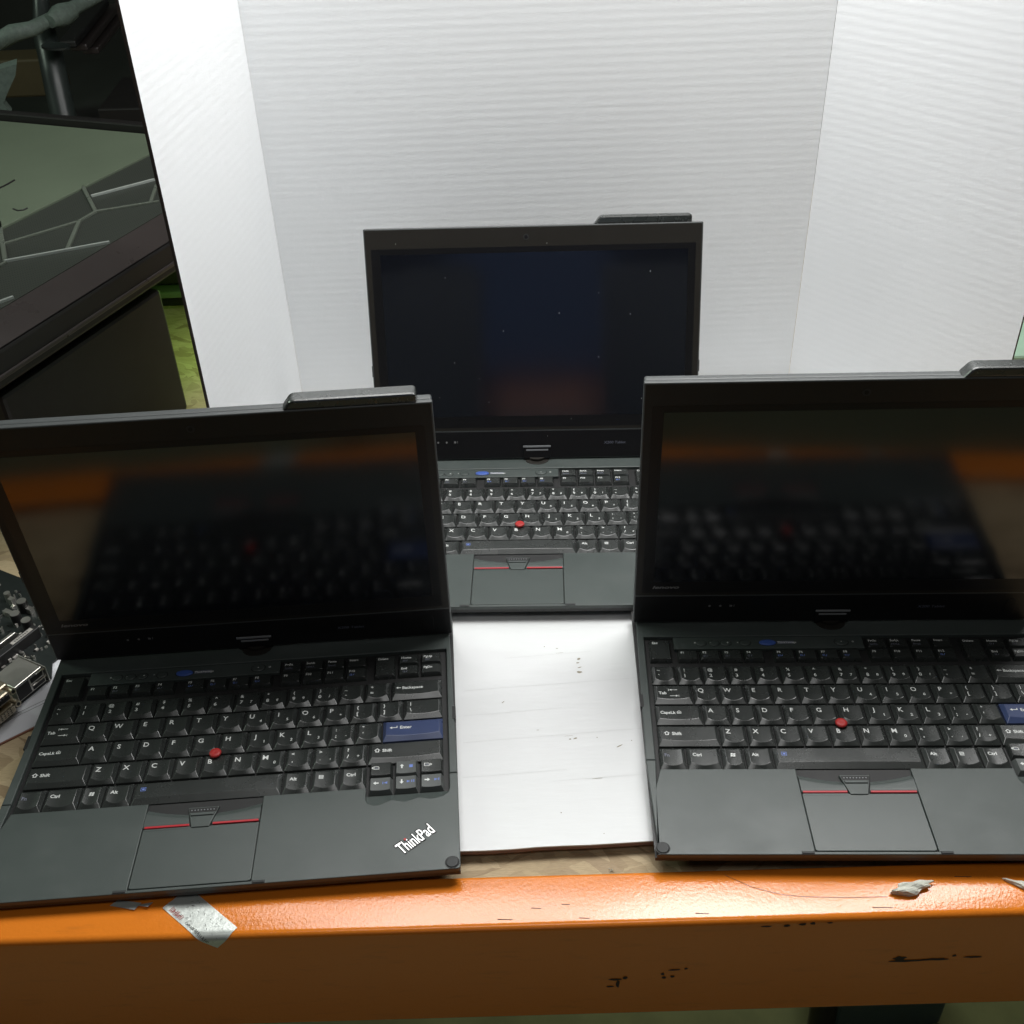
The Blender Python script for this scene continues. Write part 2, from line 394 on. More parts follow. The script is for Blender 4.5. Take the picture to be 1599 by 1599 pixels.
# function rows
KEYS.append((10.2, 26.4, 168.0, 21.5, 's', [A('Esc', 2.6, 18.0, 2.9, al='L')]))
fx = [30.4 + 16 * i for i in range(4)] + [100.2 + 16 * i for i in range(4)] + [169.0 + 15.8 * i for i in range(4)]
sub = ['', '=', '□', '(', '□=', '▭)', '◦□', '▭', '', '', '', '|◂▸']
for i, x in enumerate(fx):
    lg = [A('F%d' % (i + 1), 2.5, 7.6, 2.7, al='L')]
    if i in (1, 2, 3): lg.append(A('fsub', 4.6, 4.0, 2, 3))
    if i in (4, 5, 6, 7, 11): lg.append(A('fsub', 4.8, 4.0, 2, 2))
    KEYS.append((x, x + 15.0, 167.9, 11.0, 's', lg))
for i, (a, b) in enumerate([('PrtSc', 'SysRq'), ('ScrLk', 'NmLk'), ('Pause', 'Break'), ('Insert', '')]):
    lg = [A(a, 2.2, 7.6, 2.5, al='L')]
    if b: lg.append(A(b, 2.4, 3.8, 2.2, 3, 'L', 0.0))
    KEYS.append((fx[8 + i], fx[8 + i] + 15.0, 179.4, 11.0, 's', lg))
KEYS.append((237.0, 252.6, 168.0, 21.5, 's', [A('Delete', 2.4, 18.0, 2.6, al='L')]))
for x, a, b in ((254.2, 'Home', 'End'), (270.6, 'PgUp', 'PgDn')):
    KEYS.append((x, x + 15.2, 179.2, 10.4, 's', [A(a, 2.4, 6.6, 2.7, al='L'), A('fsub', 5.5, 3.4, 2, 3)]))
    KEYS.append((x, x + 15.2, 168.0, 10.4, 's', [A(b, 2.4, 6.6, 2.7, al='L')] + ([A('fsub', 5.5, 3.4, 2, 3)] if b == 'End' else [])))
# arrow cluster
for x, a, yy, knd in ((237.0, 'pgl', 74.6, 'n2'), (253.6, 'aup', 74.6, 'ar'), (270.2, 'pgr', 74.6, 'n2'), (237.0, 'alf', 61.8, 'ar'), (253.6, 'adn', 61.8, 'ar'), (270.2, 'art', 61.8, 'ar')):
    KEYS.append((x, x + 15.6, yy, 12.4, knd, [A(a, 5.0, 7.2, 3)] + ([A('media_' + a, 11.0, 7.0, 2, 2)] if knd == 'ar' else [])))

def icon(mb, name, x, y, mi, zf):
    def P(pts, m=mi): mb.add([(x + a, y + b, zf(x + a)) for a, b in pts], [tuple(range(len(pts)))], m)
    if name == '<-': P([(-2.2, 0), (-.6, 1.1), (-.6, .35), (1.4, .35), (1.4, -.35), (-.6, -.35), (-.6, -1.1)])
    elif name == 'tabl': P([(-3.2, .9), (-2.8, .9), (-2.8, -.9), (-3.2, -.9)]); P([(-2.6, 0), (-.9, .9), (-.9, .25), (3.2, .25), (3.2, -.25), (-.9, -.25), (-.9, -.9)])
    elif name == 'tabr': P([(3.2, .9), (2.8, .9), (2.8, -.9), (3.2, -.9)]); P([(2.6, 0), (.9, .9), (.9, .25), (-3.2, .25), (-3.2, -.25), (.9, -.25), (.9, -.9)])
    elif name == 'lock': P([(-1.5, -1.2), (1.5, -1.2), (1.5, -.7), (-1.5, -.7)]); P([(-1.5, -.7), (-1.0, -.7), (-1.0, .5), (-1.5, .5)]); P([(1.0, -.7), (1.5, -.7), (1.5, .5), (1.0, .5)]); P([(-1.6, .3), (0, 1.7), (1.6, .3), (1.1, .3), (0, 1.2), (-1.1, .3)]); P([(-.4, -.5), (.4, -.5), (.4, .3), (-.4, .3)])
    elif name == 'up': P([(-2.2, .1), (0, 2.0), (0, 1.3), (-1.3, .1)]); P([(2.2, .1), (1.3, .1), (0, 1.3), (0, 2.0)]); P([(-1.3, .1), (-.6, .45), (-.6, -.9), (-1.2, -1.5), (-1.2, .1)]); P([(1.3, .1), (1.2, -1.5), (.6, -.9), (.6, .45)]); P([(-1.2, -1.5), (-.6, -.9), (.6, -.9), (1.2, -1.5)])
    elif name == 'enter': P([(-2.6, -.1), (-.8, 1.0), (-.8, .2), (2.2, .2), (2.2, 1.4), (2.8, 1.4), (2.8, -.4), (-.8, -.4), (-.8, -1.2)])
    elif name == 'win':
        n = 18
        mb.add([(x + 2.5 * math.cos(2 * math.pi * i / n), y + 2.5 * math.sin(2 * math.pi * i / n), zf(x) + 0.02) for i in range(n)], [tuple(range(n))], 4)
        for a, b in ((-1.5, .1), (.15, -.05), (-1.65, -1.45), (0, -1.6)):
            mb.add([(x + a, y + b, zf(x) + .05), (x + a + 1.4, y + b + .15, zf(x) + .05), (x + a + 1.55, y + b + 1.45, zf(x) + .05), (x + a + .15, y + b + 1.25, zf(x) + .05)], [(0, 1, 2, 3)], mi)
    elif name == 'lamp':
        P([(-1.7, -1.5), (1.7, -1.5), (1.7, -1.2), (-1.7, -1.2)]); P([(-1.7, 1.2), (1.7, 1.2), (1.7, 1.5), (-1.7, 1.5)]); P([(-1.7, -1.2), (-1.4, -1.2), (-1.4, 1.2), (-1.7, 1.2)]); P([(1.4, -1.2), (1.7, -1.2), (1.7, 1.2), (1.4, 1.2)]); P([(-.8, -.7), (.8, -.7), (.8, .7), (-.8, .7)])
    elif name == 'menu':
        for j in range(4): P([(-1.5, 1.3 - .85 * j), (1.5, 1.3 - .85 * j), (1.5, .85 - .85 * j), (-1.5, .85 - .85 * j)])
        P([(-1.5, -1.5), (-1.1, -1.5), (-1.1, 1.3), (-1.5, 1.3)]); P([(1.1, -.6), (1.5, -.6), (1.5, 1.3), (1.1, 1.3)])
    elif name == 'fsub':
        P([(-1.9, -.8), (-.3, -.8), (-.3, -.5), (-1.9, -.5)]); P([(-1.9, .5), (-.3, .5), (-.3, .8), (-1.9, .8)]); P([(-1.9, -.5), (-1.6, -.5), (-1.6, .5), (-1.9, .5)]); P([(.3, -.8), (.7, -.8), (1.5, .8), (1.1, .8)]); P([(-.6, -.3), (-.2, -.3), (-.2, .4), (-.6, .4)])
    elif name in ('pgl', 'pgr'):
        s = -1 if name == 'pgl' else 1
        P([(s * 3.4, 0), (s * 2.2, 1.1), (s * 2.2, -1.1)]); P([(-1.9, -1.3), (1.7, -1.3), (1.7, -.9), (-1.9, -.9)]); P([(-1.9, .9), (.9, .9), (.9, 1.3), (-1.9, 1.3)]); P([(-1.9, -.9), (-1.5, -.9), (-1.5, .9), (-1.9, .9)]); P([(1.3, -.9), (1.7, -.9), (1.7, .5), (.9, 1.3), (.8, .9), (1.3, .4)]); P([(-1.1, -.4), (.9, -.4), (.9, .2), (-1.1, .2)], 3)
    elif name in ('aup', 'adn', 'alf', 'art'):
        pts = [(2.2, 0), (.2, 1.7), (.2, .6), (-2.0, .6), (-2.0, -.6), (.2, -.6), (.2, -1.7)]
        q = {'art': 0, 'aup': 1, 'alf': 2, 'adn': 3}[name]
        for _ in range(q): pts = [(-b, a) for a, b in pts]
        P([(a * .85, b * .85) for a, b in pts])
    elif name == 'media_aup': P([(-1.2, -1.2), (1.2, -1.2), (1.2, 1.2), (-1.2, 1.2)])
    elif name == 'media_alf': P([(-1.8, -1), (-1.3, -1), (-1.3, 1), (-1.8, 1)]); P([(-1.1, 0), (1.3, 1), (1.3, -1)])
    elif name == 'media_adn': P([(-2.6, -1), (-.4, 0), (-2.6, 1)]); P([(.3, -1), (.9, -1), (.9, 1), (.3, 1)]); P([(1.6, -1), (2.2, -1), (2.2, 1), (1.6, 1)])
    elif name == 'media_art': P([(1.8, -1), (1.3, -1), (1.3, 1), (1.8, 1)]); P([(1.1, 0), (-1.3, 1), (-1.3, -1)])
    else: return False
    return True

def key_mesh(k):
    x0, x1, y0, dep, kind, legs = k
    skirt = kind not in ('s', 'ar', 'n2')
    if skirt: y0 -= 1.6
    w = x1 - x0; zb = -1.2 if skirt else -2.9
    if kind in ('s',): zt, si, fi, bi, dish = 0.7, 1.3, 1.3, 1.2, 0.0
    elif kind in ('ar', 'n2'): zt, si, fi, bi, dish = 1.3, 1.5, 1.6, 1.0, 0.25
    elif kind == 'space': zt, si, fi, bi, dish = 1.3, 2.4, 3.8, 2.6, -0.2
    else: zt, si, fi, bi, dish = 1.35, 2.3, 4.0, 2.6, (0.75 if w < 24 else 0.35)
    nx = 8
    zf = lambda x: zt - dish * (1 - (2 * (min(max(x, si), w - si) - si) / (w - 2 * si) - 1) ** 2)
    bm = bmesh.new()
    base_f, base_b, top_f, top_b = [], [], [], []
    for i in range(nx + 1):
        t = i / nx; xb = w * t; xt = si + (w - 2 * si) * t; z = zf(xt)
        fr = fi * (z - zb) / (zt - zb)
        if dish > 0: fr -= dish * 1.3 * (1 - (2 * t - 1) ** 2)
        base_f.append(bm.verts.new((xb, 0, zb))); base_b.append(bm.verts.new((xb, dep, zb)))
        top_f.append(bm.verts.new((xt, fr, z))); top_b.append(bm.verts.new((xt, dep - bi, z)))
    for i in range(nx):
        bm.faces.new((base_f[i], base_f[i + 1], top_f[i + 1], top_f[i]))
        bm.faces.new((top_f[i], top_f[i + 1], top_b[i + 1], top_b[i]))
        bm.faces.new((top_b[i], top_b[i + 1], base_b[i + 1], base_b[i]))
    bm.faces.new((base_f[0], top_f[0], top_b[0], base_b[0])); bm.faces.new((base_f[nx], base_b[nx], top_b[nx], top_f[nx]))
    if skirt:
        rim_ = base_f + base_b[::-1]; low = [bm.verts.new((v.co.x, v.co.y, -2.9)) for v in rim_]; q = len(rim_)
        for i in range(q): bm.faces.new((low[i], low[(i + 1) % q], rim_[(i + 1) % q], rim_[i]))
        bm.normal_update()
    for f in bm.faces: f.smooth = True
    es = []
    for e in bm.edges:
        a, b = e.verts
        if a in top_f and b in top_f or a in top_b and b in top_b or len(e.link_faces) == 2 and e.calc_face_angle(0) > 0.5: es.append(e)
    bmesh.ops.bevel(bm, geom=list(set(es)), offset=0.16, segments=1, profile=0.5, affect='EDGES')
    mb = MB(); mb.addbm(bm, 0)
    for i, f in enumerate(mb.f):
        mb.sm[i] = True
    if kind == 'caps':
        mb.box(w - 8.6, w - 8.0, 3.0, 14.0, 0.6, 1.2, 4)
    def zl(x):
        t = (min(max(x, si), w - si) - si) / (w - 2 * si) * nx; i = min(int(t), nx - 1); q = t - i
        g = lambda j: zf(si + (w - 2 * si) * j / nx)
        return g(i) * (1 - q) + g(i + 1) * q + 0.06
    for (t, lx, ly, sz, mi, al, b) in legs:
        if skirt: ly += 1.5
        if icon(mb, t, lx, ly, mi, zl): continue
        put_text(mb, t, lx, ly, sz * 1.08, zl, mi, al, bold=b + 0.03)
    me = bpy.data.meshes.new('key')
    me.from_pydata([((x + x0) * MM, (y + y0) * MM, z * MM) for x, y, z in mb.v], [], mb.f)
    base = {'blue': M['keyblue'], 'ar': M['keylight']}.get(kind, M['key'])
    for m in (base, M['legend'], M['legendblue'], M['legenddim'], M['tray']): me.materials.append(m)
    for p, mi, sm in zip(me.polygons, mb.m, mb.sm): p.material_index = mi; p.use_smooth = sm and mi == 0
    # keep the bevelled rim crisp
    me.update()
    try: me.set_sharp_from_angle(angle=R(12))
    except Exception: pass
    return me

BASE_Z = 0.0138   # deck surface above what the laptop stands on
def rounded(pts_r):
    """polygon whose corners (x, y, r) are rounded"""
    out = []; n = len(pts_r)
    for i in range(n):
        p0, p1, p2 = (Vector(pts_r[(i + k) % n][:2]) for k in (-1, 0, 1)); r = pts_r[i][2]
        if r <= 0: out.append(tuple(p1)); continue
        a = (p0 - p1).normalized(); b = (p2 - p1).normalized()
        for t in (0, .25, .5, .75, 1):
            q = (1 - t) ** 2 * (p1 + a * r) + 2 * t * (1 - t) * p1 + t * t * (p1 + b * r); out.append(tuple(q))
    return out

def make_laptop():
    root = empty('laptop')
    up = (0, 0, BASE_Z)
    def part(mb, name, mats, parent=root):
        o = mb.build(name, mats, parent)
        if parent is root: o.location = up
        return o
    # lower shell: tapered under the front and sides
    bm = bmesh.new()
    def ring(ins, z, insf): return [bm.verts.new((x * MM, y * MM, z * MM)) for x, y in ((ins, insf), (295 - ins, insf), (295 - ins, 226 - ins), (ins, 226 - ins))]
    rs = [ring(0.15, -3.15, 0.15), ring(0.15, -6.0, 0.15), ring(1.5, -8.0, 3.0), ring(3.0, -12.0, 9.0)]
    for a, b in zip(rs, rs[1:]):
        for i in range(4): bm.faces.new((a[i], a[(i + 1) % 4], b[(i + 1) % 4], b[i]))
    bm.faces.new(rs[0]); bm.faces.new(rs[-1])
    bmesh.ops.recalc_face_normals(bm, faces=bm.faces)
    mb = MB(); mb.addbm(bm, 0)
    shell = part(mb, 'lower_shell', M['lower'])
    for x in (25, 270):
        for y in (22, 205):
            f = MB(); f.cyl((x * MM, y * MM, -12.1 * MM), (x * MM, y * MM, -13.75 * MM), 6 * MM, n=16); o = f.build('rubber_foot', M['rubber'], shell)
    # palm rest
    sc = [(289.6, 74), (289.6, 62), (288.6, 58.6), (285.5, 56.2), (281, 54.8), (277, 54.4), (272.5, 55.6), (269, 56.2), (265, 54.6), (260.5, 53.6), (256, 54.6), (252.5, 55.8), (249, 54.4), (244.5, 52.2), (240.5, 52.0), (237, 54.0), (235.4, 57.2), (235.4, 66.4)]
    pr = rounded([(0, 0, 2.5), (295, 0, 2.5)] + [(295, 74, 0)]) + sc + [(169.6, 66.4), (169.6, 2.2), (96.0, 2.2), (96.0, 66.4), (8.6, 66.4), (5.2, 53.6), (6.3, 74), (0, 74)]
    mb = MB(); mb.prism(mm(pr), -3.1 * MM, 0, bev=0.45 * MM)
    palm = part(mb, 'palm_rest', M['deck'])
    # sloping scallop in front of the arrow keys
    mb = MB()
    lo = [(x, y - 0.1) for x, y in sc[2:-1]]
    v = []; f = []
    for i, (x, y) in enumerate(lo):
        v += [(x * MM, y * MM, -0.5 * MM), (x * MM, 61.4 * MM, -2.6 * MM)]
        if i: f.append((2 * i - 2, 2 * i - 1, 2 * i + 1, 2 * i))
    mb.add(v, f); o = mb.build('scallop', M['deck'], palm)
    # keyboard surround
    kb = [(0, 74.5), (6.3, 74.5), (7.4, 193.6), (289.6, 193.6), (289.6, 74.5), (295, 74.5)] + rounded([(295, 226, 3), (0, 226, 3)])
    mb = MB(); mb.prism(mm(kb), -3.1 * MM, 0, bev=0.6 * MM)
    surround = part(mb, 'keyboard_surround', M['deck'])
    # keyboard tray + keys
    mb = MB(); mb.box(5.0 * MM, 289.7 * MM, 52.2 * MM, 193.7 * MM, -3.12 * MM, -3.0 * MM)
    kbd = part(mb, 'keyboard', M['tray'])
    for k in KEYS:
        me = key_mesh(k); o = bpy.data.objects.new('key', me); COL.objects.link(o); o.parent = kbd
    # pointing stick
    mb = MB(); c = (133.3 * MM, 103.9 * MM)
    prof = [(1.6, -2.9), (1.6, 0.4), (3.0, 0.9), (3.9, 1.8), (4.05, 2.8), (3.5, 3.5), (2.0, 3.75), (0.9, 3.6)]
    n = 22; v = []
    for r, z in prof:
        for i in range(n): t = 2 * math.pi * i / n; v.append((c[0] + r * MM * math.cos(t), c[1] + r * MM * math.sin(t), z * MM))
    f = [(j * n + i, j * n + (i + 1) % n, (j + 1) * n + (i + 1) % n, (j + 1) * n + i) for j in range(len(prof) - 1) for i in range(n)] + [tuple(range(len(v) - n, len(v)))]
    mb.add(v, f, 0, True); part(mb, 'pointing_stick', M['red'])
    # control bar above the function keys
    mb = MB(); mb.box(28.8 * MM, 167.6 * MM, 180.3 * MM, 193.0 * MM, -2.9 * MM, -0.25 * MM, 0, 0.4 * MM)
    bar = part(mb, 'control_bar', M['deck'])
    def button(name, x, y, rx, ry, mat, h=0.35):
        m = MB(); n = 24; v = []
        for k, z in ((1.0, -0.3), (0.96, h - 0.3), (0.85, h - 0.1), (0.4, h - 0.15)):
            for i in range(n): t = 2 * math.pi * i / n; v.append(((x + rx * k * math.cos(t)) * MM, (y + ry * k * math.sin(t)) * MM, z * MM))
        f = [(j * n + i, j * n + (i + 1) % n, (j + 1) * n + (i + 1) % n, (j + 1) * n + i) for j in range(3) for i in range(n)] + [tuple(range(3 * n, 4 * n))]
        m.add(v, f, 0, True)
        m.add([((x + (rx + .4) * math.cos(2 * math.pi * i / n)) * MM, (y + (ry + .4) * math.sin(2 * math.pi * i / n)) * MM, -0.22 * MM) for i in range(n)], [tuple(range(n))], 1)
        return m.build(name, [mat, M['tray']], bar)
    for x in (49, 58.5, 67.2, 81.5): button('volume_button', x, 186.4, 3.9, 3.1, M['deck'])
    button('blue_button', 97.8, 186.4, 6.3, 3.0, M['bluebtn'], 0.7)
    button('power_button', 151.6, 186.6, 5.0, 3.9, M['deck'], 0.6)
    mb = MB(); z = lambda x: -0.19 * MM
    mb.box(104.8 * MM, 117.2 * MM, 185.4 * MM, 188.2 * MM, -0.24 * MM, -0.20 * MM, 0)
    mb.build('button_label', [M['legenddim']], bar)
    mb = MB()
    v, f, bb = text_geo('ThinkVantage', 2.5 * MM, 0, 0.00003)
    mb.add([(a[0] - bb[0] + 105.2 * MM, a[1] + 185.9 * MM, -0.17 * MM) for a in v], f, 0)
    for t, x in (('×', 44.5), ('-', 56.0), ('+', 68.5), ('▸', 76), ('•', 151.6), ('o', 160)):
        v, f, bb = text_geo(t, 3.2 * MM, 0, 0.00003)
        if v: mb.add([(a[0] - (bb[0] + bb[1]) / 2 + x * MM, a[1] - (bb[2] + bb[3]) / 2 + 186.5 * MM, 0.52 * MM if x == 151.6 else 0.28 * MM) for a in v], f, 0)
    mb.build('control_print', [M['legend']], bar)
    # touchpad and its buttons
    mb = MB(); mb.box(96.1 * MM, 169.5 * MM, 2.3 * MM, 66.5 * MM, -3.12 * MM, -1.6 * MM); part(mb, 'touchpad_recess', M['tray'])
    mb = MB(); mb.prism(mm(rounded([(96.5, 2.9, 2), (169.1, 2.9, 2), (169.1, 46.2, 0), (96.5, 46.2, 0)])), -1.6 * MM, -0.35 * MM, bev=0.35 * MM)
    mb.box(97.2 * MM, 125.6 * MM, 45.0 * MM, 46.3 * MM, -0.5 * MM, -0.25 * MM); part(mb, 'touchpad', M['pad'])
    def zbut(x, y):
        ya = 53.0 + ((x - 133) / 46) ** 2 * 9; t = min(max((y - ya + 1.0) / 5.0, 0), 1); t = t * t * (3 - 2 * t)
        e = min(max((y - 47.4) / 1.2, 0), 1)
        return (-0.2 + 0.55 * e - 2.1 * t) * MM
    def clickb(xl, xr, name):
        v = []; f = []; nx, ny = 14, 20
        for j in range(ny + 1):
            y = 47.4 + (66.3 - 47.4) * j / ny
            for i in range(nx + 1):
                a, b = xl(y), xr(y); x = a + (b - a) * i / nx
                v.append((x * MM, y * MM, zbut(x, y)))
        for j in range(ny):
            for i in range(nx): q = j * (nx + 1) + i; f.append((q, q + 1, q + nx + 2, q + nx + 1))
        m = MB(); m.add(v, f, 0, True)
        o = part(m, name, M['deck'])
        return o
    yl = lambda y: 126.0 - (y - 45) / 16 * 3.8
    yr = lambda y: 138.6 + (y - 45) / 16 * 4.4
    b1 = clickb(lambda y: 96.4, lambda y: min(yl(y), 130) if y < 62 else 132.3, 'click_button')
    b2 = clickb(lambda y: max(yr(y), 130) if y < 62 else 132.7, lambda y: 169.2, 'click_button')
    for b, xa, xb in ((b1, 97.2, 125.2), (b2, 139.8, 168.6)):
        m = MB(); m.box(xa * MM, xb * MM, 46.55 * MM, 48.1 * MM, -1.0 * MM, 0.42 * MM, 0, 0.25 * MM); m.build('red_stripe', M['redstripe'], b)
    mb = MB()
    mb.prism(mm([(126.8, 45.2), (137.8, 45.2), (142.2, 60.6), (122.6, 60.6)]), -1.8 * MM, 0.35 * MM, 0, 0.3 * MM)
    mb.prism(mm([(125.2, 53.8), (139.4, 53.8), (140.0, 55.6), (124.6, 55.6)]), 0.3 * MM, 1.15 * MM, 0, 0.3 * MM)
    mid = part(mb, 'middle_button', M['deck'])
    mb = MB()
    mb.prism(mm([(124.0, 56.4), (140.8, 56.4), (141.6, 59.9), (123.2, 59.9)]), 0.3 * MM, 0.42 * MM, 0)
    mb.build('button_grip', M['tray'], mid)
    for i in range(7):
        m = MB()
    mb = MB()
    for i in range(8): x = 125.2 + i * 2.0; mb.cyl((x * MM, 58.1 * MM, 0.4 * MM), (x * MM, 58.1 * MM, 0.75 * MM), 0.45 * MM, n=8)
    mb.build('grip_dots', M['brightgrey'], mid)
    # rubber bumpers and pads
    for x in (4.9, 290.1):
        m = MB(); m.cyl((x * MM, 4.6 * MM, -0.2 * MM), (x * MM, 4.6 * MM, 0.12 * MM), 4.5 * MM, n=28, mi=1); m.cyl((x * MM, 4.6 * MM, 0.1 * MM), (x * MM, 4.6 * MM, 0.7 * MM), 4.0 * MM, 3.5 * MM, n=28); m.cyl((x * MM, 4.6 * MM, 0.68 * MM), (x * MM, 4.6 * MM, 0.74 * MM), 3.5 * MM, 2.6 * MM, n=28)
        m.build('rubber_bumper', [M['rubber'], M['tray']], palm)
    for x in (91.6, 174.0):
        m = MB(); m.box((x - 3.6) * MM, (x + 3.6) * MM, 0.5 * MM, 2.2 * MM, -0.2 * MM, 0.5 * MM, 0, 0.35 * MM); m.box((x - 3.9) * MM, (x + 3.9) * MM, 0.25 * MM, 2.45 * MM, -0.2 * MM, 0.04 * MM, 1); m.build('rubber_pad', [M['rubber'], M['tray']], palm)
    # maker's badge
    mb = MB(); a = math.radians(37.5)
    v, f, bb = text_geo('ThinkPad', 8.0 * MM, 0.0, 0.00004, 1.0)
    w = bb[1] - bb[0]; sx = 25.2 * MM / w; sy = 8.6 * MM / (bb[3] - bb[2])
    T = Matrix.Translation((267.6 * MM, 23.6 * MM, 0)) @ Matrix.Rotation(a, 4, 'Z')
    vv = [T @ Vector(((p[0] - (bb[0] + bb[1]) / 2) * sx, (p[1] - (bb[2] + bb[3]) / 2) * sy, 0.34 * MM)) for p in v]
    mb.add(vv, f, 0)
    bg = rounded([(-12.4, -4.4, 1), (12.4, -4.4, 1), (12.4, 4.4, 1), (-12.4, 4.4, 1)])
    v2, f2, _ = text_geo('ThinkPad', 8.0 * MM, 0.0, 0.00065, 1.0)
    mb.add([T @ Vector(((p[0] - (bb[0] + bb[1]) / 2) * sx, (p[1] - (bb[2] + bb[3]) / 2) * sy, 0.10 * MM)) for p in v2], f2, 1)
    dot = T @ Vector((-4.9 * MM, 3.9 * MM, 0.4 * MM))
    mb.cyl(dot - Vector((0, 0, .0003)), dot + Vector((0, 0, .00015)), 0.85 * MM, n=14, mi=2)
    mb.build('badge', [M['silver'], M['tray'], M['red']], palm)
    for x, s in ((1.1, -1), (293.9, 1)):
        m = MB(); m.box((x - 1.2) * MM, (x + 1.2) * MM, 122 * MM, 134 * MM, -2.0 * MM, 0.12 * MM, 0, 0.1 * MM); m.build('side_slot', M['tray'], surround)
    # swivel hinge
    mb = MB()
    pts = [(148 + 11 * math.cos(math.pi + math.pi * i / 14), 208 + 8.5 * math.sin(math.pi + math.pi * i / 14)) for i in range(15)] + [(159, 214), (137, 214)]
    mb.prism(mm(pts), -0.2 * MM, 0.5 * MM, 0, 0.3 * MM)
    mb.cyl((148 * MM, 213 * MM, -0.1 * MM), (148 * MM, 213 * MM, 3.0 * MM), 9 * MM, n=28)
    part(mb, 'swivel_hinge', M['bezel'])
    # ---------------- lid: local x across, y thickness (front face y=0), z up the screen
    mb = MB()
    mb.box(0.0, 295 * MM, 0.0, 4.0 * MM, 0.4 * MM, 211 * MM, 0, 0.9 * MM, 3)
    mb.box(0.5 * MM, 294.5 * MM, 4.1 * MM, 10.4 * MM, 0.8 * MM, 210.6 * MM, 0, 1.6 * MM, 3)
    lid = mb.build('lid', [M['rim']], root)
    def lp(name, mb, mats): return mb.build(name, mats, lid)
    def plate(x0, x1, z0, z1, y0, y1, r=0.0, bev=0.0, mi=0, mb=None):
        mb = mb or MB()
        pts = rounded([(x0, z0, r), (x1, z0, r), (x1, z1, r), (x0, z1, r)]) if r else [(x0, z0), (x1, z0), (x1, z1), (x0, z1)]
        # prism built in XY then turned up: (x, y, z) -> (x, -z, y)
        mb.prism(mm(pts), -y1 * MM, -y0 * MM, mi, bev * MM, mat=Matrix(((1, 0, 0, 0), (0, 0, -1, 0), (0, 1, 0, 0), (0, 0, 0, 1))))
        return mb
    lp('screen_bezel', plate(1.1, 293.9, 28.2, 209.9, -0.12, 0.5, 1.5, 0.1), M['bezel'])
    mb = plate(1.1, 293.9, 1.4, 27.0, -0.12, 0.5, 1.0, 0.1)
    lp('chin_panel', mb, M['glass'])
    lp('screen_border', plate(5.8, 289.0, 31.0, 193.6, -0.20, -0.05, 1.0, 0.0), M['glass'])
    lp('display', plate(13.8, 282.4, 41.5, 188.6, -0.26, -0.10), M['screen'])
    # latch
    mb = plate(135.5, 160.6, 0.6, 13.4, -1.3, 0.0, 1.0, 0.3)
    plate(135.2, 160.9, 11.6, 13.2, -2.0, -1.2, 0.3, 0.2, 1, mb); plate(138.0, 158.4, 8.2, 9.7, -1.7, -1.2, 0.3, 0.2, 1, mb)
    lp('latch', mb, [M['glass'], M['brightgrey']])
    # antenna cover
    mb = MB()
    mb.prism(mm(rounded([(201, 210.8, 0), (285.2, 210.8, 0), (285.2, 218.0, 3.0), (206.4, 218.0, 3.0)])), -9.6 * MM, -0.1 * MM, 0, 1.6 * MM, mat=Matrix(((1, 0, 0, 0), (0, 0, -1, 0), (0, 1, 0, 0), (0, 0, 0, 1))))
    lp('antenna_cover', mb, M['key'])
    # camera
    mb = MB(); mb.cyl((142 * MM, 0.0, 201.6 * MM), (142 * MM, -0.3 * MM, 201.6 * MM), 2.7 * MM, n=20); mb.cyl((142 * MM, -0.2 * MM, 201.6 * MM), (142 * MM, -0.45 * MM, 201.6 * MM), 1.6 * MM, n=16, mi=1)
    lp('webcam', mb, [M['rubber'], M['glass']])
    # print on the lid
    def lidtext(mb, t, x, z, size, mi, y=-0.28, shear=0.0, bold=0.0, width=None):
        v, f, bb = text_geo(t, size * MM, shear, bold * MM)
        if not v: return
        s = (width * MM / (bb[1] - bb[0])) if width else 1
        mb.add([((a[0] - bb[0]) * s + x * MM, y * MM, a[1] + (z - 0.36 * size) * MM) for a in v], f, mi)
    mb = MB(); lidtext(mb, 'lenovo', 13.2, 36.4, 3.9, 0, shear=0.25, bold=0.10, width=19.5); lp('maker_print', mb, M['printgrey'])
    mb = MB(); lidtext(mb, 'X200 Tablet', 210, 15.0, 3.4, 0, y=-0.20, shear=0.12, width=20); lp('model_print', mb, M['legenddim'])
    mb = MB()
    for x in (56.5, 64.5, 72.5):
        n = 12; mb.add([((x + 0.9 * math.cos(2 * math.pi * i / n)) * MM, -0.2 * MM, (17.2 + 1.0 * math.sin(2 * math.pi * i / n)) * MM) for i in range(n)], [tuple(range(n))], 0)
    for x in (71.3, 74.4): mb.box(x * MM, (x + .4) * MM, -0.22 * MM, -0.15 * MM, 16.2 * MM, 18.4 * MM)
    lp('status_lights', mb, M['printgrey'])
    for x in (0.0, 295.0):
        m = MB(); m.box((x - 0.5) * MM, (x + 0.5) * MM, 0.6 * MM, 3.2 * MM, 80 * MM, 90 * MM, 0, 0.2 * MM); m.build('side_clip', M['tray'], lid)
    m = plate(273.5, 281.5, 6.0, 21.5, -0.5, -0.1, 3.0, 0.2); lp('finger_reader', m, M['glass'])
    return root

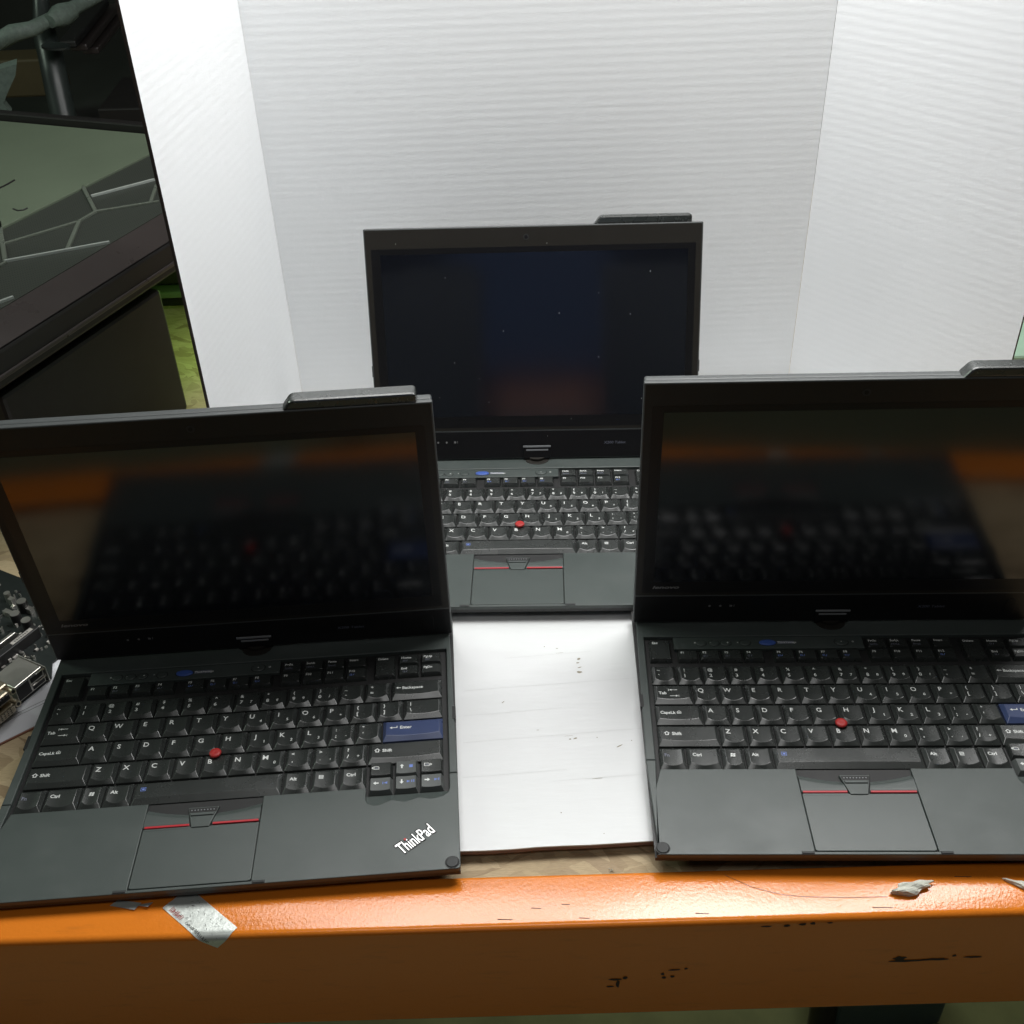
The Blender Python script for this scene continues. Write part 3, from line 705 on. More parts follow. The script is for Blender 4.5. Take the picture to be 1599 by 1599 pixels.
def copy_tree(o, parent=None):
    c = o.copy(); COL.objects.link(c)
    if parent: c.parent = parent
    for ch in list(o.children): copy_tree(ch, c)
    return c
YH, ZH = 0.20807, 0.00087
TOPZ = 0.0
LAPS = [((-0.33399, 0.39418), 0.04301, -0.0760, 'open black tablet laptop at the left, nearest the motherboard, its palm rest badge in view'),
        ((-0.13146, 0.65051), -0.04280, 0.27610, 'open black tablet laptop standing behind the other two, screen leaning back against the white backdrop'),
        ((0.07823, 0.41097), -0.04689, -0.0370, 'open black tablet laptop at the right, its right side cut off by the photo edge')]
proto = make_laptop()
for i, ((x, y), yaw, al, lab) in enumerate(LAPS):
    o = proto if i == 0 else copy_tree(proto)
    o.location = (x, y, -BASE_Z); o.rotation_euler = (0, 0, yaw)
    tag(o, lab, 'laptop', 'open tablet laptops on the shelf')
    for ch in o.children:
        if ch.name.startswith('lid'):
            ch.location = (0, YH, ZH + BASE_Z); ch.rotation_euler = (-al, 0, 0)
            if i == 1:    # specks of dust on this screen
                mb = MB()
                for px, pz in ((28, 198), (70, 168), (170, 135), (205, 152), (233, 133), (75, 92), (97, 77), (205, 95), (105, 55), (244, 56), (158, 22), (180, 38), (120, 120), (250, 170), (60, 60), (160, 196)):
                    r = random.uniform(.15, .35); mb.add([((px - r) * MM, -0.33 * MM, (pz - 2.2 * r) * MM), ((px + r * .4) * MM, -0.33 * MM, (pz - 2 * r) * MM), ((px + r) * MM, -0.33 * MM, (pz + 2.4 * r) * MM), ((px - r * .2) * MM, -0.33 * MM, (pz + 2 * r) * MM)], [(0, 1, 2, 3)])
                mb.build('dust', M['legend'], ch)

# ------------------------------------------------------------------ shelf, boards, beam
ZB, ZO, ZM = -0.0139, -0.0225, -0.0125
mb = MB(); mb.box(-1.8, 1.6, 0.4105, 1.62, ZO - 0.018, ZO)
tag(mb.build('shelf_deck', M['osb']), 'tan chipboard shelf deck under the laptops', 'shelf', kind='structure')
# orange beam: rounded channel section
prof = []
def arc(cy, cz, r, a0, a1, n=6):
    for i in range(n + 1):
        a = R(a0 + (a1 - a0) * i / n); prof.append((cy + r * math.cos(a), cz + r * math.sin(a)))
arc(0.4067, ZM - 0.0030, 0.003, 0, 90); arc(0.3772, ZM - 0.0040, 0.004, 90, 180); arc(0.3757, ZM - 0.0935, 0.0025, 180, 270)
prof.append((0.394, ZM - 0.0960)); prof.append((0.394, ZM - 0.0930)); prof.append((0.3757, ZM - 0.0930)); prof.append((0.3757, ZM - 0.006)); prof.append((0.4067, ZM - 0.006))
xs = [-1.8 + 3.4 * i / 60 for i in range(61)]
v = [(x, y, z) for x in xs for y, z in prof]; n = len(prof)
f = [(i * n + k, i * n + (k + 1) % n, (i + 1) * n + (k + 1) % n, (i + 1) * n + k) for i in range(60) for k in range(n)]
mb = MB(); mb.add(v, f, 0, True)
beam = mb.build('shelf_beam', M['beam']); beam.rotation_euler = (0, R(0.5), R(-0.33))
beam.data.set_sharp_from_angle(angle=R(50))
tag(beam, 'long orange painted steel shelf beam running across the front edge', 'shelf beam')
# chips in the beam's paint (stay with the beam)
mb = MB()
def blot(x, z, w, h, n=14, jag=.45):
    v = [(x + (0 if z < -.04 else .012) + w / 2 * math.cos(2 * math.pi * i / n) * random.uniform(1 - jag, 1), 0.37295, z + (.006 if z < -.04 else .0085) + h / 2 * math.sin(2 * math.pi * i / n) * random.uniform(1 - jag, 1)) for i in range(n)]
    mb.add(v, [tuple(range(n))])
for x, z, w, h in ((.050, -.0745, .010, .003), (.052, -.079, .003, .010), (.047, -.082, .006, .002), (.0565, -.073, .004, .004), (.079, -.070, .003, .004), (.086, -.066, .009, .002), (.085, -.073, .003, .003), (.093, -.065, .003, .002), (.080, -.074, .004, .003),
                   (.228, -.0635, .032, .0028), (.222, -.061, .010, .006), (.243, -.0628, .022, .0032), (.2545, -.0595, .004, .003), (.266, -.0615, .014, .0024), (.137, -.0262, .006, .003), (.146, -.0250, .005, .003), (.152, -.0245, .004, .0035), (.125, -.0262, .008, .002), (.162, -.0245, .004, .002), (.300, -.028, .006, .003)):
    blot(x, z, w, h)
for x, y, l in ((0.0, .3905, .006), (.018, .3925, .005), (.028, .3830, .006), (.096, .3838, .008), (-.02, .3836, .009), (.20, .3842, .012), (.255, .4035, .010)):
    y -= .0045; mb.add([(x, y, ZM + .0002), (x + l, y - .0005, ZM + .0002), (x + l, y - .0002, ZM + .0002), (x, y + .0004, ZM + .0002)], [(0, 1, 2, 3)])
mb.build('paint_chips', M['bare'], beam)

# white board under the laptops: white skin on brown and cream layers
board = empty('white_board', (0, 0.43, ZB))
mb = MB()
L0, L1, Y0, Y1 = -0.285, 0.365, 0.0, 0.56
def wedge(yf0, yf1, z0, z1, mi, bev=0.0):
    bm = bmesh.new(); n = 40; a = []; b = []
    for i in range(n + 1):
        x = L0 + (L1 - L0) * i / n; yy = yf0 + 0.018 * x + 0.00025 * math.sin(x * 90) + 0.00012 * math.sin(x * 260)
        a.append((x, yy, z0)); b.append((x, yy, z1))
    c = [(x, Y1, z0) for x, _, _ in a]; d = [(x, Y1, z1) for x, _, _ in a]
    vv = a + b + c + d; m = n + 1
    f = []
    for i in range(n):
        f += [(i, i + 1, m + i + 1, m + i), (m + i, m + i + 1, 3 * m + i + 1, 3 * m + i), (2 * m + i, 3 * m + i, 3 * m + i + 1, 2 * m + i + 1)]
    f += [(0, m, 3 * m, 2 * m), (n, 2 * m + n, 3 * m + n, m + n)]
    mb.add(vv, f, mi)
wedge(0.0, 0, -0.0010, 0, 0); wedge(0.0006, 0, -0.0042, -0.0011, 1); wedge(0.0030, 0, -0.0085, -0.0043, 2)
def mark(x, y, w, h, mi, rot=0.0):
    n = 9; pts = []
    for i in range(n):
        t = 2 * math.pi * i / n; r = random.uniform(.55, 1); px, py = w / 2 * math.cos(t) * r, h / 2 * math.sin(t) * r
        pts.append((x + px * math.cos(rot) - py * math.sin(rot), y - 0.43 + px * math.sin(rot) + py * math.cos(rot), 0.00012))
    mb.add(pts, [tuple(range(n))], mi)
for x, y, w, h, r in ((.0455, .5975, .0035, .0022, .4), (.0445, .5935, .003, .0016, .2), (.0455, .5885, .004, .0012, .3), (.0452, .5835, .0045, .0032, 0), (.0340, .5185, .002, .0015, 0), (.0375, .5190, .0035, .0018, .3), (.0670, .5105, .006, .0011, .5), (.0760, .515, .001, .001, 0), (.0525, .519, .001, .001, 0), (.0205, .6125, .0012, .001, 0), (.0300, .6100, .0020, .0010, 0), (-.012, .5560, .004, .0007, .8), (.0120, .5280, .002, .0006, 0), (.0240, .4560, .001, .0015, 0), (.050, .4385, .0008, .0008, 0), (.0320, .605, .008, .0003, .1), (.0330, .5215, .008, .0003, .08), (.050, .4830, .008, .0004, .05)):
    mark(x, y, w, h, 3, r)
for x0, x1, y, s in ((-.01, .055, .6015, .06), (-.04, .10, .5690, .05), (-.04, .03, .5440, .06), (-.04, .10, .5190, .055), (-.04, .03, .4880, .05), (.02, .10, .4820, .05)):
    pts = [(x0 + (x1 - x0) * i / 12, y - 0.43 + s * (x1 - x0) * i / 12 + random.uniform(-.0002, .0002)) for i in range(13)]
    mb.add([(a, b, .00010) for a, b in pts] + [(a, b + .00022, .00010) for a, b in pts], [(i, i + 1, 14 + i, 13 + i) for i in range(12)], 4)
o = mb.build('board_sheet', [M['white'], M['pinkedge'], M['creamedge'], M['mark'], M['score']], board)
tag(board, 'flat white board lying on the chipboard under the three laptops', 'board')

# white corrugated backdrop: back panel and two side flaps
drop = empty('display_board', (0.04, 1.0, ZB))
def panel(name, p0, p1, z0, z1, th, side, slit=0):
    a, b = Vector((p0[0], p0[1], 0)), Vector((p1[0], p1[1], 0)); d = (b - a).normalized(); nrm = Vector((-d.y, d.x, 0)) * th * side
    o_ = Vector((0.04, 1.0, ZB))
    c = [a, b, b + nrm, a + nrm]
    vv = [Vector((q.x, q.y, z0)) - o_ for q in c] + [Vector((q.x, q.y, z1)) - o_ for q in c]
    f = [(0, 1, 5, 4), (1, 2, 6, 5), (2, 3, 7, 6), (3, 0, 4, 7), (4, 5, 6, 7), (3, 2, 1, 0)]
    return obj(name, vv, f, [M['corr'], M['cardedge']], drop, [0, 1, 0, 1, 1, 1])
FL, FR = (-0.2134, 1.0), (0.2940, 1.0)
panel('back_panel', (-0.2134, 1.0), (0.2940, 1.0), ZB + .0005, 0.80, 0.003, 1)
panel('side_flap', (-0.2392, 0.765), (-0.21345, 0.9998), ZB + .0006, 0.7995, 0.0026, 1)
panel('side_flap', (0.4303, 0.8189), (0.2942, 0.9998), ZB + .0006, 0.7995, 0.0026, -1)
tag(drop, 'tall white corrugated display board folded round the rear laptop', 'display board')

# ------------------------------------------------------------------ things on the beam
def beam_map(x, s, lift):
    """s metres from the beam's back edge, over its rounded front edge and down the face"""
    top = 0.4097 - 0.3772
    zz = lambda x_: ZM - math.tan(R(0.5)) * x_
    yo = -0.0058 * x
    if s < top: return (x, 0.4097 - s + yo, zz(x) + lift)
    s2 = s - top; q = 0.004 * math.pi / 2
    if s2 < q:
        a = s2 / 0.004; return (x, 0.3772 - (0.004 + lift) * math.sin(a) + yo, zz(x) - 0.004 + (0.004 + lift) * math.cos(a))
    return (x, 0.3732 - lift + yo, zz(x) - 0.004 - (s2 - q))
st = empty('torn_sticker', (-0.198, 0.39, ZM))
mb = MB(); base = Vector((-0.2175, 0.0165)); u = Vector((0.77, 0.638)); w_ = Vector((0.66, -0.75)) * 0.0190
nu, nv = 36, 12; v = []
for j in range(nv + 1):
    for i in range(nu + 1):
        q = base + u * (0.0450 * i / nu) + w_ * (j / nv)
        lift = 0.00035 + 0.0005 * max(0, 1 - i / 5) * (1 + math.sin(j)) * .5 + random.uniform(0, .00005)
        p = beam_map(q.x, max(q.y, 0.001), lift); v.append(Vector(p) - st.location)
f = [(j * (nu + 1) + i, j * (nu + 1) + i + 1, (j + 1) * (nu + 1) + i + 1, (j + 1) * (nu + 1) + i) for j in range(nv) for i in range(nu)]
mb.add(v, f, 0, True)
def ink(a0, b0, a1, b1, t, mi):
    """a printed stroke between two points in the sticker's own 0..1 coordinates"""
    c0, c1 = Vector((a0, b0)), Vector((a1, b1)); d = (c1 - c0); nrm = Vector((-d.y, d.x)).normalized() * t
    vv = []
    k = 6
    for i in range(k + 1):
        for s_ in (-1, 1):
            c = c0 + d * i / k + nrm * s_; q = base + u * (0.0450 * c.x) + w_ * c.y; vv.append(Vector(beam_map(q.x, q.y, 0.00062)) - st.location)
    mb.add(vv, [(2 * i, 2 * i + 1, 2 * i + 3, 2 * i + 2) for i in range(k)], mi)
def ink_text(txt, a, b, size, mi, bold=0.0):
    vv, ff, bb = text_geo(txt, 1.0, 0, bold)
    out = []
    for p in vv:
        c = Vector((a + (p[0] - bb[0]) * size / 0.0450, b - (p[1]) * size / 0.0175)); q = base + u * (0.0450 * c.x) + w_ * c.y; out.append(Vector(beam_map(q.x, q.y, 0.0006)) - st.location)
    mb.add(out, ff, mi)
random.seed(11)
for k in range(11): a = 0.10 + 0.022 * k; ink(a, random.uniform(.04, .08), a + random.uniform(-.012, .02), random.uniform(.18, .26), .004, 1)
for k in range(4): a = 0.11 + 0.05 * k; ink(a, .10 + .05 * (k % 2), a + .05, .12 + .05 * (k % 2), .008, 1)
for k in range(34):
    a, b = random.uniform(.22, .92), random.choice([.22, .40, .47, .62, .70, .84]); ink(a, b, a + random.uniform(.006, .030), b + random.uniform(-.07, .07), random.uniform(.002, .004), 2)
for k in range(22): a = 0.42 + 0.020 * k; ink(a, .08 + random.uniform(-.02, .02), a + random.uniform(-.008, .018), .16 + random.uniform(-.02, .03), .0035, 2)
mb.build('sticker', [M['foil'], M['inkred'], M['inkblack']], st)
tag(st, 'torn silvery sticker with red and black print wrapped over the beam edge', 'sticker')
# crumpled paper wad
def crumple(name, c, L, Wd, H, rot, mats, seed, label, parts=14):
    random.seed(seed); bm = bmesh.new(); bmesh.ops.create_icosphere(bm, subdivisions=3, radius=1)
    for vtx in bm.verts:
        n_ = 1 + 0.20 * math.sin(vtx.co.x * 7 + vtx.co.y * 5) + random.uniform(-.09, .09)
        t = (vtx.co.x + 1) / 2; tp = 0.55 + 0.45 * math.sin(math.pi * min(t + .15, 1))
        vtx.co = Vector((vtx.co.x * L / 2 * n_, vtx.co.y * Wd / 2 * n_ * tp, max(vtx.co.z * H / 2 * n_ * tp + H * .35, 0.0)))
    bmesh.ops.rotate(bm, matrix=Matrix.Rotation(rot, 3, 'Z'), verts=bm.verts)
    m = MB(); m.addbm(bm, 0); o = m.build(name, mats); o.location = c
    return tag(o, label, 'paper scrap', 'paper scraps on the beam')
crumple('paper_scrap', (0.2285, 0.3895, ZM - .0018), 0.026, 0.0085, 0.0060, R(14), M['tissue'], 3, 'crumpled off-white paper scrap on the beam below the right laptop\'s touchpad')
crumple('paper_scrap', (0.3020, 0.3860, ZM - .0024), 0.036, 0.0055, 0.0035, R(-24), M['tissue'], 5, 'thin twisted white paper scrap on the beam at the photo\'s right edge')
mb = MB(); random.seed(2)
mb.add([(0, 0, .0004), (.016, -.004, .0012), (.019, .001, .0006), (.004, .004, .0003)], [(0, 1, 2, 3)]); mb.add([(.015, -.0005, .0005), (.024, -.003, .0022), (.026, .001, .0008)], [(0, 1, 2)])
o = mb.build('tape_scrap', M['foil']); o.location = (-0.250, 0.3975, ZM + 0.002); tag(o, 'small scrap of clear tape under the left laptop\'s front edge', 'tape')
mb = MB(); pts = [(0.1199, .4087), (0.126, .4050), (0.134, .4000), (0.1430, .3966), (0.153, .3935), (0.1650, .3918), (.18, .3908), (.195, .3902), (.213, .3900)]
mb.tube([(x, y - .0045, ZM - math.tan(R(.5)) * x + .0004) for x, y in pts], 0.00011, 6); tag(mb.build('stray_hair', M['hair']), 'thin curved dark hair lying on the orange beam', 'hair')
# loose chips of wood by the board
mb = MB(); random.seed(9)
for k in range(4):
    x, y = .0520 + random.uniform(-.002, .002), .4175 + random.uniform(-.0008, .0015); r = .0012
    mb.add([(x + random.uniform(-r, r), y + random.uniform(-r, r), ZO + .0004 + random.uniform(0, .0012)) for _ in range(4)], [(0, 1, 2), (1, 2, 3), (0, 2, 3)])
tag(mb.build('wood_chip', M['tissue']), 'pale splinter on the chipboard in front of the white board', 'wood chip')

# ------------------------------------------------------------------ motherboard on a sheet of paper, left
mb = MB(); th = math.atan2(.5553 - .5427, -.3547 + .3710)
T = Matrix.Translation((-0.3547, 0.5553, ZO)) @ Matrix.Rotation(th, 4, 'Z')
mb.box(-0.20, 0.045, 0.0, 0.24, 0.0003, 0.0016, 0, mat=T); mb.box(-0.20, 0.0455, -0.0012, 0.0, 0.0002, 0.0012, 1, mat=T)
for k, yy in enumerate((.018, .021)): mb.box(-0.16, 0.04, yy, yy + .0003, 0.0016, 0.00168, 2, mat=T)
sheet = mb.build('paper_sheet', [M['paper'], M['paperbrown'], M['inkblack']]); tag(sheet, 'white paper sheet with a brown edge lying under the motherboard', 'paper')
mbd = empty('motherboard', (-0.3540, 0.6060, ZO + 0.0020), math.atan2(0.6060 - 0.5510, -0.3540 + 0.3850))
# local x runs along the connector edge (negative = towards the photo edge), y into the board
def mpart(name, build, mats, parent=mbd):
    m = MB(); build(m); return m.build(name, mats, parent)
pcb = mpart('circuit_board', lambda m: (m.prism([(-.2, 0), (0, 0), (.012, .012), (.075, .012), (.075, .3), (-.2, .3)], 0.0, 0.0016), [m.cyl((-0.004 - .03 * k, .196, .0016), (-0.004 - .03 * k, .196, .002), .002, n=10, mi=1) for k in range(3)]), [M['pcb'], M['steel']])
def dsub(m, x, L=0.037, h=0.011, z0=0.002):
    m.box(x - L / 2, x + L / 2, -0.001, 0.014, z0, z0 + h, 0, 0.0015)
    m.box(x - L / 2 + .004, x + L / 2 - .004, -0.007, 0.0, z0 + .0015, z0 + h - .0015, 0, 0.0018)
    m.box(x - L / 2 + .0055, x + L / 2 - .0055, -0.0074, -0.006, z0 + .003, z0 + h - .003, 1, 0.0005)
    for sx in (-1, 1): m.cyl((x + sx * (L / 2 - .0012), -0.006, z0 + h / 2), (x + sx * (L / 2 - .0012), 0.0, z0 + h / 2), .0026, n=10); m.cyl((x + sx * (L / 2 - .0012), -0.0063, z0 + h / 2), (x + sx * (L / 2 - .0012), -.0055, z0 + h / 2), .0014, n=10, mi=2)
    for r in range(3):
        for c in range(8): xx = x - .010 + c * .0028; m.box(xx - .0005, xx + .0005, -0.0076, -0.0073, z0 + .0038 + r * .0018, z0 + .0046 + r * .0018, 2)
mpart('video_port', lambda m: dsub(m, -0.052), [M['connmetal'], M['cream'], M['chip']])
mpart('serial_port', lambda m: dsub(m, -0.052, z0=0.0148, h=.0105), [M['connmetal'], M['chip'], M['chip']])
def netport(m):
    m.box(-0.030, -0.0045, 0.0, 0.024, 0.0018, 0.0165, 0, 0.0006)
    m.box(-0.0295, -0.0180, -0.0005, 0.001, 0.003, 0.0150, 1, 0.0004); m.box(-0.0165, -0.0055, -0.0005, 0.001, 0.003, 0.0080, 1, 0.0004); m.box(-0.0165, -0.0055, -0.0005, 0.001, 0.0095, 0.0145, 1, 0.0004)
    m.tube([(-0.017, -0.0006, .0085), (-.017, -.0020, .0085), (-.005, -.0022, .0087), (-.0045, -.001, .0150), (-.012, -.0018, .0155)], .0006, 6)
mpart('network_port', netport, [M['steel'], M['chip']])
mpart('shield_plate', lambda m: (m.box(-0.003, -0.0022, -0.0012, 0.028, 0.0, 0.015), m.tube([(-.002, .02, .006), (-.0005, .024, .011), (-.0022, .030, .014)], .0006, 6)), [M['steel']])
for x, y in ((0.0327, 0.0725), (0.031, 0.058), (0.012, 0.079), (0.046, 0.080), (-0.01, 0.092)):
    mpart('capacitor', lambda m: (m.cyl((x, y, .0016), (x, y, .0120), .0042, n=20, mi=1), m.cyl((x, y, .0120), (x, y, .0124), .0038, n=20, mi=0)), [M['steel'], M['chip']])
mpart('heat_sink', lambda m: (m.box(-0.050, 0.0165, 0.0525, 0.0545, 0.0016, 0.013, 0, .0006), m.box(-0.050, 0.0165, 0.0550, 0.0585, 0.0016, 0.011, 0, .001)), [M['steel']])
mpart('barcode_label', lambda m: (m.box(0.006, 0.026, 0.0442, 0.0478, 0.0115, 0.0118), [m.box(0.009 + .0020 * k, 0.0102 + .0020 * k, 0.0453, 0.0467, 0.0118, 0.0119, 1) for k in range(7)]), [M['labelgrey'], M['inkblack']])
mpart('slot', lambda m: m.box(-0.030, 0.030, 0.0425, 0.0495, 0.0016, 0.0114, 0, .0006), [M['chip']])
def bits(m):
    random.seed(21)
    for k in range(800):
        x, y = random.uniform(-.10, .060), random.uniform(.026, .26); a, b, h = random.uniform(.0006, .0035), random.uniform(.0006, .0025), random.uniform(.0006, .0035)
        m.box(x, x + a, y, y + b, .0016, .0016 + h, random.choice([0, 1, 1, 1, 2]))
    for k in range(26): x, y = random.uniform(-.09, .055), random.uniform(.062, .18); m.box(x, x + .004, y, y + random.uniform(.004, .016), .0016, .0016 + random.uniform(.003, .008), random.choice([0, 1, 1]))
    for k in range(16): x, y = random.uniform(-.08, .05), random.uniform(.062, .17); m.cyl((x, y, .0016), (x, y, .0016 + random.uniform(.006, .010)), .0026, n=12, mi=random.choice([0, 1]))
    for k in range(18): m.box(-.046 + .0022 * k, -.0450 + .0022 * k, .0300, .0325, .0016, .0045, 1)
    for x, y in ((-.004, .034), (-.001, .050)): m.cyl((x, y, .0016), (x, y, .0075), .0013, n=10, mi=1)
mpart('small_components', bits, [M['chip'], M['steel'], M['labelgrey']])
mpart('card_slot', lambda m: (m.box(-0.13, -0.02, 0.098, 0.106, 0.0016, 0.013, 0, .0006), m.box(-0.13, -0.02, 0.116, 0.124, 0.0016, 0.013, 0, .0006), m.box(-0.13, -0.02, 0.134, 0.142, 0.0016, 0.013, 0, .0006)), [M['chip']])
tag(mbd, 'bare dark motherboard with silver ports lying left of the left laptop', 'motherboard')

# ------------------------------------------------------------------ black equipment case, back left
CN = Vector((-0.2242, 1.274, ZO)); ang = math.atan2(-0.929, -0.369)
case = empty('equipment_case', CN, ang)     # local +x runs towards the camera, local +y is right of that => case lies at -y
Zt = 0.17 - ZO
inv = (Matrix.Translation(CN) @ Matrix.Rotation(ang, 4, 'Z')).inverted()
def cl(px, py, dz=0.0):
    return inv @ PZ(px, py, 0.17 + dz)
LEN, DEP = 0.520, 0.62
def cpart(name, build, mats): m = MB(); build(m); return m.build(name, mats, case)
cpart('case_body', lambda m: m.box(0.285, LEN - .01, -0.50, -0.010, 0.0, Zt - 0.055, 0, .004), [M['casedark']])
cpart('case_lid', lambda m: (m.box(0.0, LEN, -DEP, -0.031, Zt - 0.012, Zt - .0006, 0, .001), m.box(0.0, LEN, -DEP, 0.0, Zt - 0.044, Zt - 0.013, 0, .003)), [M['casedark']])
cpart('edge_band', lambda m: m.add([(0, -.001, Zt - .012), (LEN, -.001, Zt - .012), (LEN, -.030, Zt + .0004), (0, -.030, Zt + .0004)], [(0, 1, 2, 3)]), [M['caseedge']])
cpart('edge_ridge', lambda m: m.box(0.0, LEN, -.002, .002, Zt - .036, Zt - .032, 0, .001), [M['caseedge']])
cpart('back_rim', lambda m: m.box(0.0, .014, -DEP, -.03, Zt, Zt + .012, 0, .002), [M['casedark']])
A_, B_ = cl(0, 362), cl(228, 248)
d_ = (B_ - A_).normalized(); A0 = A_ - d_ * .2; B0 = Vector((.016, B_.y, 0))
cpart('grey_panel', lambda m: m.prism([(A0.x, A0.y), (B0.x, B0.y), (.016, -DEP + .005), (A0.x, -DEP + .005)], Zt, Zt + .003, 0, .001), [M['casetop']])
cpart('mesh_panel', lambda m: m.prism([(A0.x, A0.y + .0005), (B0.x, B0.y + .0005), (B0.x, -.031), (LEN - .002, -.031), (LEN - .002, A0.y)], Zt - .0004, Zt + .0006), [M['mesh']])
segs = [((130, 294), (150, 333), 0, .0055), ((143, 309), (242, 283), 1, .0028), ((150, 333), (249, 317), 0, .0040), ((150, 333), (123, 349), 0, .0045), ((122, 349), (5, 384), 0, .0040), ((124, 349), (106, 392), 0, .0055), ((8, 411), (172, 381), 1, .0028), ((0, 350), (9, 411), 0, .0060), ((0, 418), (10, 412), 0, .004), ((0, 475), (22, 467), 1, .0028), ((245, 292), (236, 318), 0, .005)]
for a, b, mi, w in segs:
    p, q = cl(*a), cl(*b); d = (q - p).normalized(); nn = Vector((-d.y, d.x, 0)) * w * 0.36
    m = MB(); m.prism([tuple((p - nn)[:2]), tuple((q - nn)[:2]), tuple((q + nn)[:2]), tuple((p + nn)[:2])], Zt + .0007, Zt + .0030 + .0004 * mi, 0, .0006)
    m.build('trim_strip', M['trimbright'] if mi else M['trim'], case)
m = MB(); e1, e2 = cl(20, 330), cl(44, 330)
for s_ in (0,):
    m.tube([cl(22, 331) + Vector((0, 0, .0032)), cl(30, 334) + Vector((0, 0, .0032)), cl(38, 333) + Vector((0, 0, .0032)), cl(44, 330) + Vector((0, 0, .0032))], .0010, 6)
    m.tube([cl(0, 299) + Vector((0, 0, .0032)), cl(14, 292) + Vector((0, 0, .0032)), cl(24, 286) + Vector((0, 0, .0032))], .0011, 6)
m.build('panel_mark', M['casedark'], case)
tag(case, 'large black equipment case with grey and mesh top standing left of the display board', 'equipment case')

# ------------------------------------------------------------------ dim clutter behind
mb = MB(); pts = [PX(62, -30, 1.75), PX(66, 30, 1.73), PX(72, 60, 1.70), PX(80, 90, 1.68), PX(90, 140, 1.66), PX(103, 200, 1.64), PX(112, 250, 1.62)]
mb.tube(pts, [.010, .013, .017, .018, .018, .018, .018], 20)
tube = mb.build('bent_pipe', M['tube']); tag(tube, 'dark bent pipe standing upright behind the equipment case', 'pipe')
mb = MB(); mb.cyl(PX(87, 71, 1.655), PX(87.5, 74, 1.655), .0195, n=20); mb.build('collar', M['tube'], tube)
mb = MB(); mb.tube([PX(-20, 75, 1.62), PX(20, 52, 1.62), PX(50, 45, 1.63), PX(75, 32, 1.67), PX(110, 15, 1.72), PX(165, -12, 1.78)], [.011, .012, .010, .009, .010, .008], 12)
hose = mb.build('grey_cable', M['foam']); tag(hose, 'grey wrapped cable crossing in front of the bent pipe', 'cable')
mb = MB(); mb.tube([PX(78, 34, 1.655), PX(95, 24, 1.68), PX(113, 16, 1.70)], [.009, .016, .012], 8); mb.build('tape_wrap', M['foam'], hose)
mb = MB(); a = [PX(-40, 120, 1.5), PX(0, 108, 1.5), PX(26, 100, 1.5), PX(24, 118, 1.5), PX(14, 140, 1.5), PX(5, 162, 1.5), PX(18, 178, 1.5), PX(18, 186, 1.5), PX(-40, 188, 1.5)]
mb.add(a + [p + Vector((-.01, .03, 0)) for p in a], [tuple(range(9))] + [(i, (i + 1) % 9, 9 + (i + 1) % 9, 9 + i) for i in range(9)])
tag(mb.build('mesh_bag', M['foam']), 'pale green mesh wrap at the photo\'s left edge behind the case', 'packing wrap')
def slab(name, pxs, Y, th, mat, label, cat, group=None):
    m = MB(); pts = [PZ(x, y, Y) for x, y in pxs]
    c = sum(pts, Vector()) / len(pts)
    m.prism([(p.x - c.x, p.y - c.y) for p in pts], -th, 0, 0, .003)
    o = m.build(name, mat); o.location = c; tag(o, label, cat, group); return o
slab('old_laptop', [(152, 170), (230, 168), (250, 120), (190, 120)], .075, .022, M['casedark'], 'closed dark laptop, topmost of the small stack behind the case', 'old laptop', 'closed laptops behind the case')
slab('old_laptop', [(157, 180), (240, 180), (250, 128), (182, 130)], .050, .020, M['lower'], 'closed dark laptop, below the top one in the small stack behind the case', 'old laptop', 'closed laptops behind the case')
slab('old_laptop', [(160, 190), (240, 192), (250, 138), (185, 140)], .026, .022, M['casedark'], 'closed dark laptop, lowest of the small stack behind the case', 'old laptop', 'closed laptops behind the case')
def seg_slab(name, p, q, w, h, mat, label, cat, group=None):
    d = (q - p); L = d.length; m = MB(); m.box(-L / 2, L / 2, -w / 2, w / 2, -h / 2, h / 2, 0, .003)
    o = m.build(name, mat); o.location = (p + q) / 2; o.rotation_euler = d.to_track_quat('X', 'Z').to_euler(); tag(o, label, cat, group); return o
for k in range(3):
    seg_slab('metal_strip', PX(105 + 18 * k, 70 + 5 * k, 2.0 + .05 * k), PX(158 + 18 * k, 5 + 5 * k, 2.3 + .05 * k), .03, .012, M['caseedge'] if k else M['lower'], ['dark strip nearest the bent pipe, leaning in the clutter', 'greyish strip between two others leaning in the clutter', 'greyish strip nearest the display board, leaning in the clutter'][k], 'metal strip', 'strips leaning in the clutter')
mb = MB(); c = PX(42, 112, 2.1); mb.box(-.06, .06, -.04, .04, -.035, .03, 0, .004); o = mb.build('cardboard_box', M['tan']); o.location = c; tag(o, 'small tan box seen beside the bent pipe', 'box')
# dark equipment stack and green lit deck seen between case and backdrop
for k, (ya, yb) in enumerate(((398, 415), (415, 455), (455, 468), (468, 487))):
    m = MB(); p = PX(262, (ya + yb) / 2, 1.26); hh = (yb - ya) * .00066
    m.box(-.10, .16, 0, .22, -hh / 2, hh / 2, 0, .002)
    o = m.build('stacked_unit', M['casedark'] if k % 2 else M['casetop']); o.location = p + Vector((0, .012 * (k % 2), 0)); tag(o, ['thin grey slab, topmost of the stack between case and display board', 'black unit, second from top of the stack beside the display board', 'thin grey slab, third from top of the stack beside the display board', 'black unit, lowest of the stack beside the display board'][k], 'stacked unit', 'units stacked beside the display board')
mb = MB(); mb.box(-2.6, 2.2, 1.63, 3.0, ZO - 0.08, ZO - .004); tag(mb.build('platform', M['backdark']), 'dark platform behind the shelf deck', 'platform', kind='structure')
